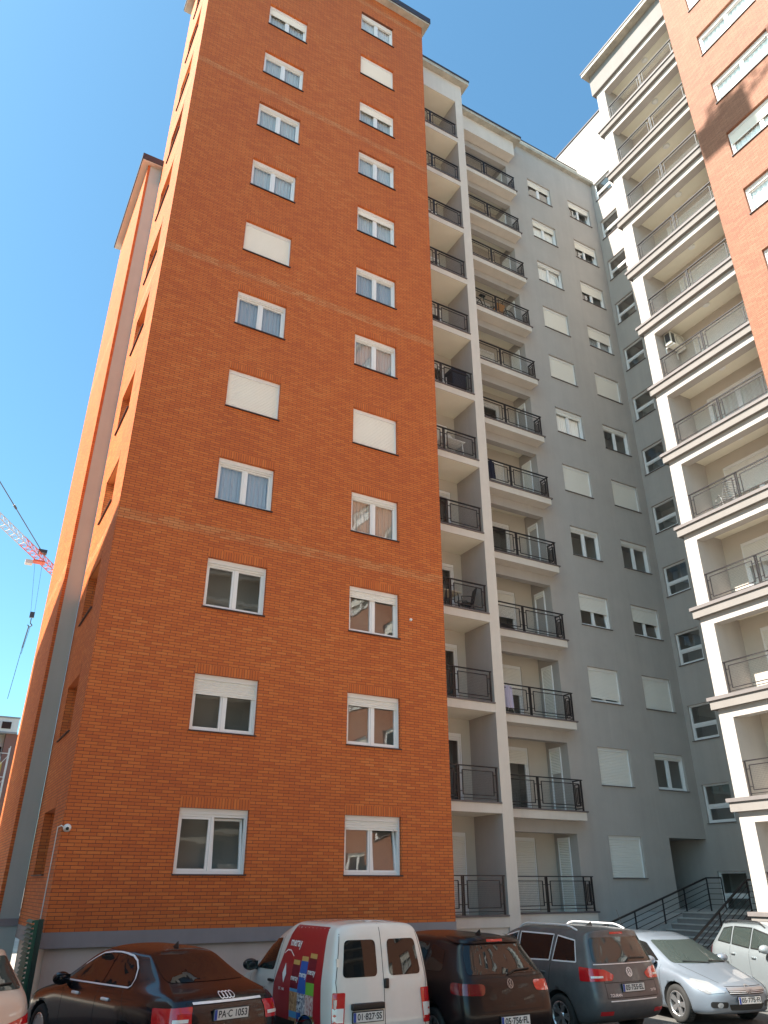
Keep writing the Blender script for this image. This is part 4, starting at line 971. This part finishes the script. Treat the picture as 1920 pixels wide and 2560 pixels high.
SEDAN = dict(L=4.92, W=1.855, axles=(1.08, 3.92), wr=.325, arch=.375, spokes=10, bowr=.10, bowf=.18, bow_up=.5, crown=.04, rows=[
    [(.12, .26, .78), (.5, .20, .86), (4.4, .20, .86), (4.78, .24, .72)], [(.02, .46, .80), (.35, .44, .905), (4.5, .44, .90), (4.88, .46, .70)],
    [(.03, .70, .82), (.4, .70, .925), (4.4, .68, .91), (4.90, .66, .68)], [(.10, 1.00, .80), (.5, .99, .90), (3.6, .92, .905), (4.4, .82, .84), (4.82, .74, .62)],
    [(.62, 1.07, .66), (1.1, 1.045, .80), (3.2, .98, .82), (3.65, .96, .74)], [(1.25, 1.36, .54), (1.8, 1.39, .62), (2.6, 1.39, .62), (2.95, 1.33, .58)],
    [(1.38, 1.405, .48), (1.8, 1.425, .53), (2.5, 1.43, .53), (2.82, 1.37, .50)]])
HATCH = dict(L=4.2, W=1.786, axles=(.80, 3.37), wr=.315, arch=.365, spokes=5, rows=[
    [(.10, .28, .78), (.5, .20, .84), (3.8, .20, .84), (4.08, .24, .70)], [(.0, .46, .80), (.3, .44, .885), (3.85, .44, .875), (4.18, .46, .66)],
    [(.02, .66, .82), (.35, .66, .895), (3.8, .66, .885), (4.20, .62, .64)], [(.08, .92, .80), (.4, .93, .88), (2.9, .90, .885), (3.7, .82, .82), (4.12, .72, .60)],
    [(.14, 1.02, .755), (.5, 1.01, .83), (2.6, .97, .83), (3.15, .96, .74)], [(.46, 1.36, .60), (1.0, 1.41, .655), (1.9, 1.42, .655), (2.35, 1.36, .60)],
    [(.42, 1.42, .55), (1.0, 1.46, .58), (1.9, 1.465, .58), (2.25, 1.40, .54)]])
MPV = dict(L=4.4, W=1.794, axles=(.88, 3.55), wr=.325, arch=.385, spokes=5, twin=True, bowr=.09, rows=[
    [(.12, .30, .78), (.5, .22, .84), (4.0, .22, .84), (4.28, .26, .70)], [(.0, .48, .81), (.3, .46, .885), (4.05, .46, .875), (4.38, .48, .66)],
    [(.02, .72, .83), (.35, .70, .897), (4.0, .68, .885), (4.40, .64, .64)], [(.10, 1.00, .815), (.4, 1.0, .885), (3.0, .97, .89), (3.9, .86, .82), (4.32, .76, .60)],
    [(.13, 1.13, .79), (.45, 1.11, .85), (2.9, 1.05, .85), (3.4, 1.02, .76)], [(.32, 1.53, .665), (.8, 1.57, .70), (2.0, 1.58, .70), (2.5, 1.50, .64)],
    [(.28, 1.605, .60), (.8, 1.635, .63), (2.0, 1.64, .63), (2.4, 1.55, .58)]])
VAN = dict(L=4.14, W=1.72, axles=(.78, 3.47), wr=.30, arch=.36, spokes=5, bowr=.05, bow_up=.7, cat='van', rows=[
    [(.08, .30, .80), (.4, .24, .82), (3.7, .24, .82), (4.0, .28, .70)], [(.0, .48, .82), (.25, .46, .855), (3.75, .46, .85), (4.1, .48, .66)],
    [(.03, .74, .825), (.3, .72, .86), (3.7, .70, .85), (4.12, .66, .64)], [(.05, 1.02, .82), (.3, 1.02, .855), (2.8, 1.0, .86), (3.6, .92, .80), (4.0, .80, .60)],
    [(.06, 1.12, .81), (.3, 1.12, .845), (2.6, 1.06, .845), (3.1, 1.08, .74)], [(.16, 1.66, .73), (.5, 1.70, .745), (1.7, 1.68, .735), (2.25, 1.56, .66)],
    [(.24, 1.775, .64), (.6, 1.80, .66), (1.6, 1.78, .65), (2.08, 1.66, .60)]])
WAGON = dict(L=4.75, W=1.82, axles=(1.0, 3.75), wr=.33, arch=.38, spokes=5, rows=[
    [(.10, .28, .78), (.5, .20, .84), (4.3, .20, .84), (4.62, .24, .70)], [(.0, .46, .80), (.3, .44, .90), (4.4, .44, .89), (4.72, .46, .66)],
    [(.02, .68, .82), (.35, .68, .91), (4.3, .66, .90), (4.75, .62, .64)], [(.08, .96, .80), (.4, .96, .895), (3.4, .92, .90), (4.2, .82, .83), (4.66, .72, .60)],
    [(.16, 1.06, .77), (.5, 1.05, .84), (3.0, .99, .84), (3.55, .97, .74)], [(.52, 1.40, .61), (1.0, 1.43, .66), (2.2, 1.43, .66), (2.75, 1.36, .60)],
    [(.44, 1.455, .56), (1.0, 1.48, .59), (2.2, 1.485, .59), (2.65, 1.41, .54)]])

# black saloon
BLK = mat('black_paint', (0.006, 0.006, 0.008), .2, coat=.3, spec=.35)
a = Car('black_saloon', 'glossy black saloon seen from behind, four chrome rings on its boot lid', SEDAN, (4.12, -5.50), -.24, (1.03, 1.02, 1.07), BLK)
a.windows('L', [[(1.24, 1.05), (1.26, 1.12), (1.36, 1.22), (1.50, 1.30), (1.66, 1.348), (1.84, 1.368), (2.02, 1.375), (2.02, 1.03)], [(2.10, 1.03), (2.10, 1.375), (2.55, 1.35), (3.02, 1.17), (3.30, 1.01)]], CGLASS)
a.strip('window_trim', 'L', [(3.35, 1.0), (2.1, 1.02), (1.26, 1.035), (1.21, 1.06), (1.23, 1.13), (1.34, 1.238), (1.49, 1.318), (1.66, 1.366), (1.85, 1.385), (2.05, 1.392), (2.3, 1.385), (2.55, 1.362), (2.8, 1.28), (3.0, 1.2)], .018, CHROME, .009)
a.windows('R', [[(1.28, 1.05), (1.42, 1.23), (1.68, 1.355), (2.02, 1.375), (2.02, 1.03)], [(2.10, 1.03), (2.10, 1.375), (2.55, 1.35), (3.02, 1.17), (3.30, 1.01)]], CGLASS)
a.panel('rear_window', 'B', [(-.60, 1.115), (.60, 1.115), (.50, 1.385), (-.50, 1.385)], CGLASS, .005, .05, rnd=.06)
a.panel('windscreen', 'F', [(-.66, 1.02), (.66, 1.02), (.52, 1.34), (-.52, 1.34)], CGLASS, .005, .05, rnd=.06)
a.seams('L', [[(2.07, 1.0), (2.08, .3)], [(3.2, .98), (3.25, .3)], [(1.35, 1.0), (1.15, .75), (1.2, .4)]])
a.seams('B', [[(-.60, 1.03), (-.56, .60), (.56, .60), (.60, 1.03)]])
a.strip('chrome_bar', 'B', [(-.52, .93), (.52, .93)], .022, CHROME, .012)
for sg, f in ((-1, 'BL'), (1, 'BR')):
    k = sg
    lp = a.panel('tail_lamp', f, [(.38, .71), (.90, .71), (.92, .89), (.40, .905)] if sg > 0 else [(-.90, .71), (-.38, .71), (-.40, .905), (-.92, .89)], REDL, .008, .05, rnd=.02)
    x0, x1 = sorted((k*.42, k*.60)); a.panel('reversing_lamp', f, [(x0, .75), (x1, .75), (x1, .785), (x0, .785)], LAMPW, .012, .05, parent=a.root)
p_, n_ = a.hit('B', 0, 1.0)
a.project('ring_emblem', 'B', *merge([ring((-.078+.052*i, .985), .037, .027) for i in range(4)]), CHROME, .012)
a.plate('B', 0, .805, 'PA·C 1053', tilt=.06)
for y in (1.75, 2.75): a.handle('L', y, .88, CHROME)
a.mirror(3.18, 1.0, -1, BLK); a.antenna(1.55)
a.strip('bumper_trim', 'B', [(-.75, .52), (.75, .52)], .02, TRIM, .004)

# white panel van
WPN = paint('white_paint', (0.66, 0.625, 0.57), rough=.4)
VRED = mat('van_red', (0.36, 0.012, 0.022), .35, coat=.6)
v_ = Car('white_van', 'white panel van with a red snack advert on its side and split rear doors', dict(VAN, trim_z=.44), (6.40, -5.72), -.03, (1.02, 1.02, 1.04), WPN)
v_.panel('rear_window', 'B', [(-.66, 1.15), (-.10, 1.15), (-.10, 1.60), (-.60, 1.60)], CGLASS, .005, .05, rnd=.07)
v_.panel('rear_window', 'B', [(.10, 1.15), (.66, 1.15), (.60, 1.60), (.10, 1.60)], CGLASS, .005, .05, rnd=.07)
v_.seams('B', [[(0, .5), (0, 1.80)], [(-.70, .52), (-.76, 1.1), (-.66, 1.68)], [(.70, .52), (.76, 1.1), (.66, 1.68)]])
p_, n_ = v_.hit('B', .04, 1.06); mb = MB(); mb.box(-.035, .035, -.03, .01, -.06, .06); me = mb.mesh('rear_handle', TRIM); bevel_mesh(me, .012, 2); link('rear_handle', me, v_.root, p_)
p_, n_ = v_.hit('B', 0, .80); mb = MB(); mb.box(-.55, -.02, -.05, .02, -.03, .05); me = mb.mesh('plate_lamp_cover', TRIM); bevel_mesh(me, .02, 2); link('plate_lamp_cover', me, v_.root, p_)
v_.plate('B', -.285, .69, '01·827·SS', w_=.48)
for sg, f in ((-1, 'BL'), (1, 'BR')):
    x0, x1 = sorted((sg*.46, sg*.62))
    v_.panel('tail_lamp', f, [(x0, .56), (x1, .56), (x1, .98), (x0, .98)], REDL, .010, .05, rnd=.02); v_.panel('indicator_lamp', f, [(x0+.012, .64), (x1-.012, .64), (x1-.012, .80), (x0+.012, .80)], LAMPW, .013, .05)
v_.panel('advert_panel', 'L', [(.30, .50), (2.0, .48), (1.95, .95), (1.62, 1.62), (1.50, 1.755), (.42, 1.755), (.36, 1.3)], VRED, .003, .05)
v_.panel('front_window', 'L', [(2.02, 1.12), (2.80, 1.10), (2.36, 1.52), (1.92, 1.56)], CGLASS, .006, .05, rnd=.06)
v_.panel('front_window', 'R', [(2.02, 1.12), (2.80, 1.10), (2.36, 1.52), (1.92, 1.56)], CGLASS, .006, .05, rnd=.06)
v_.panel('windscreen', 'F', [(-.66, 1.12), (.66, 1.12), (.58, 1.60), (-.58, 1.60)], CGLASS, .006, .05, rnd=.06)
v_.seams('L', [[(1.98, .5), (1.96, 1.0), (1.86, 1.6)], [(2.95, .5), (2.95, 1.05)]])
v_.strip('side_moulding', 'L', [(.35, .48), (3.0, .48)], .12, TRIM, .008)
GOLD = mat('cap_gold', (.55, .33, .10), .4); BLUEC = mat('pack_blue', (.02, .10, .38), .4); DRED = mat('pack_dark_red', (.16, .008, .02), .4); GRNC = mat('pack_green', (.16, .42, .05), .4); LBL = mat('pack_sky_blue', (.08, .30, .52), .4)
def nuts(name, c1, c2):
    m = mat(name, c1, .6); t_ = m.node_tree; vn = t_.nodes.new('ShaderNodeTexVoronoi'); vn.inputs['Scale'].default_value = 32
    tc_ = t_.nodes.new('ShaderNodeTexCoord'); t_.links.new(tc_.outputs['Object'], vn.inputs['Vector']); sp_ = t_.nodes.new('ShaderNodeSeparateColor'); t_.links.new(vn.outputs['Color'], sp_.inputs[0])
    mx_ = t_.nodes.new('ShaderNodeMix'); mx_.data_type = 'RGBA'; t_.links.new(sp_.outputs[0], mx_.inputs[0]); mx_.inputs[6].default_value = (*c1, 1); mx_.inputs[7].default_value = (*c2, 1); t_.links.new(mx_.outputs[2], t_.nodes['Principled BSDF'].inputs['Base Color']); return m
N1 = nuts('nuts_tan', (.55, .33, .17), (.30, .14, .06)); N2 = nuts('nuts_blue', (.62, .60, .60), (.03, .04, .10)); N3 = nuts('nuts_pink', (.62, .50, .46), (.30, .05, .06))
for i, (y, zt, body, lab, nm) in enumerate(((1.22, 1.30, DRED, LBL, N1), (.95, 1.36, BLUEC, BLUEC, N2), (.68, 1.41, DRED, GRNC, N3))):
    q = lambda z0, z1, w0, m, n_, of=.006: v_.panel(n_, 'L', [(y-w0, z0), (y+w0, z0), (y+w0, z1), (y-w0, z1)], m, of, .06)
    q(zt-.06, zt, .11, GOLD, 'advert_cap'); q(zt-.36, zt-.06, .12, body, 'advert_pack'); q(.90, zt-.36, .135, lab, 'advert_label'); q(.66, .90, .135, nm, 'advert_nuts'); q(.58, .66, .13, lab, 'advert_label'); q(.50, .58, .13, nm, 'advert_nuts')
    v_.text('L', 'meray', y, zt-.23, .10, WHITE, .009, -1)
v_.text('L', 'meray', 1.36, 1.52, .16, WHITE, .008, -1); v_.text('L', 'meray', 2.55, .84, .20, VRED, .008, -1); v_.text('L', 'EST. 1960', 1.66, .90, .05, WHITE, .008, -1)
v_.panel('advert_diamond', 'L', [(1.60, .98), (1.67, 1.10), (1.60, 1.24), (1.53, 1.10)], WHITE, .007, .05)
v_.strip('advert_swash', 'L', [(1.72, 1.36), (1.62, 1.41), (1.50, 1.41), (1.36, 1.34)], .015, WHITE, .007)
v_.handle('L', 2.06, .98, TRIM); v_.mirror(2.72, 1.12, -1, BLACKP)
for z in (.85, 1.33):
    p_, n_ = v_.hit('BL', -.58, z); mb = MB(); mb.box(-.02, .02, -.02, .02, -.05, .05); mb.obj('door_hinge', WPN, v_.root, p_)

# dark hatchback
DB = mat('black_brown_paint', (0.008, 0.005, 0.006), .3, coat=.2, spec=.3)
g = Car('dark_hatchback', 'black hatchback with smoked tail lamps parked beside the white van', dict(HATCH, trim_z=None), (8.42, -6.12), -.01, (1.04, 1.04, 1.12), DB)
g.panel('rear_window', 'B', [(-.68, 1.035), (.68, 1.035), (.56, 1.37), (-.56, 1.37)], CGLASS, .005, .05, rnd=.05)
g.panel('spoiler', 'B', [(-.60, 1.385), (.60, 1.385), (.56, 1.45), (-.56, 1.45)], DB, .03, .05, rnd=.02)
g.panel('brake_light', 'B', [(-.15, 1.40), (.15, 1.40), (.15, 1.435), (-.15, 1.435)], REDL, .034, .05)
g.windows('L', [[(.62, 1.06), (.70, 1.30), (1.05, 1.37), (1.10, 1.04)], [(1.16, 1.04), (1.12, 1.375), (1.85, 1.385), (1.86, 1.01)], [(1.92, 1.01), (1.92, 1.385), (2.35, 1.32), (2.85, 1.02)]], CGLASS)
g.windows('R', [[(.62, 1.06), (.70, 1.30), (1.05, 1.37), (1.10, 1.04)], [(1.16, 1.04), (1.12, 1.375), (1.85, 1.385), (1.86, 1.01)]], CGLASS)
for sg, f in ((-1, 'BL'), (1, 'BR')):
    x0, x1 = (-.84, -.34) if sg < 0 else (.34, .84)
    g.panel('tail_lamp', f, [(x0, .82), (x1, .80), (x1, .93), (x0, .95)], REDD if sg < 0 else REDL, .007, .05, rnd=.05)
g.project('round_emblem', 'B', *vw((0, .92), .056), RIM2, .012)
g.seams('B', [[(-.62, .98), (-.58, .62), (.58, .62), (.62, .98)], [(-.7, 1.0), (.7, 1.0)]])
g.plate('B', 0, .50, '05·756·FL'); g.antenna(.75); g.wiper('B', [(0, 1.02), (.15, 1.06), (.45, 1.07)])
for x in (-.72, .72): x0, x1 = sorted((x, x*.82)); g.panel('reflector', 'B', [(x0, .33), (x1, .33), (x1, .38), (x0, .38)], REDL, .006, .05)

# grey people carrier
GG = mat('graphite_paint', (0.10, 0.103, 0.106), 0.42, metal=.2, noise=.22, nscale=5, coat=.25)
m_ = Car('graphite_people_carrier', 'dusty graphite people carrier with silver roof rails and red tail lamps', dict(MPV, trim_z=None), (11.42, -5.66), -.02, (1.01, 1.01, 1.02), GG)
m_.panel('rear_window', 'B', [(-.72, 1.15), (.72, 1.15), (.62, 1.52), (-.62, 1.52)], CGLASSL, .005, .05, rnd=.06)
m_.panel('brake_light', 'B', [(-.16, 1.565), (.16, 1.565), (.16, 1.60), (-.16, 1.60)], REDL, .012, .05)
for f in 'LR': m_.windows(f, [[(.42, 1.15), (.52, 1.47), (.95, 1.53), (1.02, 1.14)], [(1.10, 1.14), (1.05, 1.54), (1.98, 1.55), (1.98, 1.11)], [(2.08, 1.11), (2.06, 1.55), (2.5, 1.46), (3.0, 1.09)]], CGLASS, CHROME)
for sg, f in ((-1, 'BL'), (1, 'BR')):
    x0, x1 = (-.84, -.30) if sg < 0 else (.30, .84); xi = x1 if sg < 0 else x0; xo = x0 if sg < 0 else x1
    m_.panel('tail_lamp', f, [(xo, .88), (xi, .89), (xi-sg*.03, .97), (xi+sg*.12, 1.05), (xo, 1.09)][::1 if sg < 0 else -1], REDL, .010, .05, rnd=.03)
    c0, c1 = sorted((xi+sg*.15, xi+sg*.35)); m_.panel('reversing_lamp', f, [(c0, .93), (c1, .93), (c1, .96), (c0, .96)], LAMPW, .013, .05)
m_.project('round_emblem', 'B', *vw((0, 1.0), .07), CHROME, .012)
m_.strip('window_base_trim', 'B', [(-.72, 1.125), (.72, 1.125)], .012, CHROME, .010)
m_.seams('B', [[(-.60, 1.08), (-.60, .64), (.60, .64), (.60, 1.08)], [(-.6, .86), (.6, .86)]]); m_.strip('bumper_lip', 'B', [(-.55, .60), (.55, .60)], .018, CHROME, .008)
m_.plate('B', 0, .78, '05·755·EL'); m_.antenna(.85); m_.wiper('B', [(-.02, 1.14), (.1, 1.20), (.5, 1.19)], .013)
m_.text('B', 'TOURAN', -.42, .68, .06, CHROME, .008); m_.text('B', '2.0 TDI', .50, .72, .045, CHROME, .008)
for x in (-.74, .74): x0, x1 = sorted((x, x*.66)); m_.panel('reflector', 'B', [(x0, .40), (x1, .40), (x1, .46), (x0, .46)], REDL, .006, .05)
for x in (-.60, .60): m_.roofrail(x, .55, 2.15, CHROME)
m_.seams('L', [[(1.06, 1.1), (1.10, .8), (1.3, .6), (1.32, .35)], [(2.03, 1.1), (2.03, .32)], [(3.1, 1.0), (3.1, .35)]]); m_.handle('L', 1.28, .95, GG); m_.handle('L', 2.25, .93, GG); m_.mirror(2.9, 1.12, 1, GG)

# silver blue hatchback facing out
SV = paint('silver_blue_paint', (0.20, 0.235, 0.28), metal=.45, rough=.42)
o_ = Car('silver_hatchback', 'silver blue hatchback parked nose out, lightning badge on its chrome grille bar', dict(HATCH, trim_z=None, wr=.33, arch=.38, bowf=.2), (14.223+4.25*math.sin(.178), -5.72+4.25*math.cos(.178)), 3.319, (.98, 1.012, .985), SV)
Lo = 4.2
o_.panel('windscreen', 'F', [(-.68, 1.0), (.68, 1.0), (.55, 1.37), (-.55, 1.37)], CGLASSL, .005, .05, rnd=.05)
for f in 'LR': o_.windows(f, [[(.62, 1.06), (.70, 1.30), (1.05, 1.37), (1.10, 1.04)], [(1.16, 1.04), (1.12, 1.375), (1.85, 1.385), (1.86, 1.01)], [(1.92, 1.01), (1.92, 1.385), (2.35, 1.32), (2.85, 1.02)]], CGLASS)
o_.panel('rear_window', 'B', [(-.68, 1.035), (.68, 1.035), (.56, 1.37), (-.56, 1.37)], CGLASS, .005, .05, rnd=.05)
for sg, f in ((1, 'FR'), (-1, 'FL')):
    x0, x1 = (-.34, .30) if sg > 0 else (-.30, .34)
    pts = [(.24, .60), (.58, .56), (.84, .66), (.90, .79), (.55, .745)]; pts = pts if sg > 0 else [(-p, q) for p, q in pts][::-1]
    lp = o_.panel('headlamp', f, pts, CLEARL, .008, .05, rnd=.04)
    for c in (.52, .66): o_.project('lamp_bulb', f, *ring((c*sg, .655), .05, .02), CHROME, .013)
o_.panel('grille', 'F', [(-.40, .56), (.40, .56), (.44, .67), (-.44, .67)], TRIM, .006, .04, rnd=.03); o_.strip('grille_bar', 'F', [(-.42, .645), (.42, .645)], .045, RIM2, .012)
for z in (.585, .61): o_.strip('grille_slat', 'F', [(-.40, z), (.40, z)], .008, CHROME, .010)
o_.project('lightning_badge', 'F', *merge([ring((0, .64), .068, .054), stroke((-.075, .655), (.02, .648), .02), stroke((-.02, .632), (.075, .625), .02)]), RIM2, .020)
o_.panel('lower_grille', 'F', [(-.36, .30), (.36, .30), (.42, .40), (-.42, .40)], TRIM, .006, .04, rnd=.03)
for z in (.33, .365): o_.strip('grille_slat', 'F', [(-.36, z), (.36, z)], .008, RIMD, .010)
for x in (-.56, .56): x0, x1 = sorted((x-.13, x+.13)); o_.panel('fog_lamp_bezel', 'F', [(x0, .34), (x1, .34), (x1, .44), (x0, .44)], TRIM, .006, .04, rnd=.04); o_.project('fog_lamp', 'F', *ring((x, .385), .045, .004), CLEARL, .011)
o_.plate('F', 0, .465, '05·775·FI'); o_.mirror(2.78, 1.0, 1, SV); o_.mirror(2.78, 1.0, -1, SV)
o_.wiper('F', [(-.5, .995), (-.05, 1.02)]); o_.wiper('F', [(.0, .995), (.5, 1.02)])
o_.seams('F', [[(-.62, .98), (-.50, .80), (-.42, .69), (.42, .69), (.50, .80), (.62, .98)]]); o_.seams('R', [[(1.9, 1.0), (1.9, .3)], [(2.95, .96), (2.95, .35)], [(1.12, 1.0), (.95, .75)]]); o_.handle('R', 2.05, .86, SV); o_.handle('R', 1.25, .88, SV)
p_, n_ = o_.hit('T', 0, .75); mb = MB(); mb.bar(p_, p_+Vector((0, -.22, .42)), .006, 5); mb.obj('roof_antenna', TRIM, o_.root)

# silver estate on the right
SE = paint('silver_paint', (0.27, 0.30, 0.315), metal=.35, rough=.42)
e_ = Car('silver_estate', 'silver estate car with dark roof rails parked below the entrance handrail', WAGON, (18.65, -2.39), 3.576, (.97, .97, 1.055), SE)
for f in 'LR': e_.windows(f, [[(.55, 1.11), (.68, 1.36), (1.15, 1.41), (1.20, 1.08)], [(1.28, 1.08), (1.24, 1.415), (2.08, 1.415), (2.10, 1.04)], [(2.18, 1.04), (2.16, 1.41), (2.70, 1.32), (3.18, 1.03)]], CGLASSL, TRIM)
e_.panel('rear_window', 'B', [(-.66, 1.1), (.66, 1.1), (.56, 1.39), (-.56, 1.39)], CGLASS, .005, .05, rnd=.05); e_.panel('windscreen', 'F', [(-.68, 1.02), (.68, 1.02), (.55, 1.38), (-.55, 1.38)], CGLASSL, .005, .05, rnd=.05)
for sg, f in ((-1, 'BL'), (1, 'BR')): x0, x1 = sorted((sg*.25, sg*.75)); e_.panel('tail_lamp', f, [(x0, .82), (x1, .82), (x1, 1.0), (x0, 1.0)], REDL, .008, .05, rnd=.03)
for x in (-.56, .56): e_.roofrail(x, .6, 2.5, RIMD)
e_.seams('R', [[(2.13, 1.02), (2.13, .3)], [(1.22, 1.05), (1.25, .7)], [(3.25, .98), (3.28, .35)]]); e_.handle('R', 1.40, .90, SE); e_.handle('R', 2.35, .88, SE); e_.mirror(3.02, 1.04, 1, SE)

# pale estate on the left edge
PB = paint('pale_beige_paint', (0.55, 0.46, 0.39), metal=.2, rough=.35)
l_ = Car('pale_beige_estate', 'pale beige estate car, its rear corner beside the green fence', WAGON, (.95, -5.35), -.40, (1.0, 1.0, 1.13), PB)
l_.panel('rear_window', 'B', [(-.70, 1.08), (.70, 1.08), (.58, 1.40), (-.58, 1.40)], CGLASSL, .005, .05, rnd=.05)
for f in 'LR': l_.windows(f, [[(.55, 1.11), (.68, 1.36), (1.15, 1.41), (1.20, 1.08)], [(1.28, 1.08), (1.24, 1.415), (2.08, 1.415), (2.10, 1.04)], [(2.18, 1.04), (2.16, 1.41), (2.70, 1.32), (3.18, 1.03)]], CGLASS)
for sg, f in ((-1, 'BL'), (1, 'BR')):
    x0, x1 = sorted((sg*.28, sg*.80)); xi = x0 if sg > 0 else x1
    l_.panel('tail_lamp', f, [(x0, .58), (x1, .62), (x1, .90), (x0, .76)] if sg > 0 else [(x0, .62), (x1, .58), (x1, .76), (x0, .90)], REDL, .008, .05, rnd=.03)
    l_.panel('reversing_lamp', f, [(x0+.03, .70), (x1-.03, .71), (x1-.03, .76), (x0+.03, .75)], LAMPW, .012, .05)
l_.panel('boot_handle', 'B', [(-.30, .74), (.30, .74), (.30, .80), (-.30, .80)], CHROME, .012, .05, rnd=.02); l_.wiper('B', [(0, 1.08), (.2, 1.12), (.55, 1.13)])
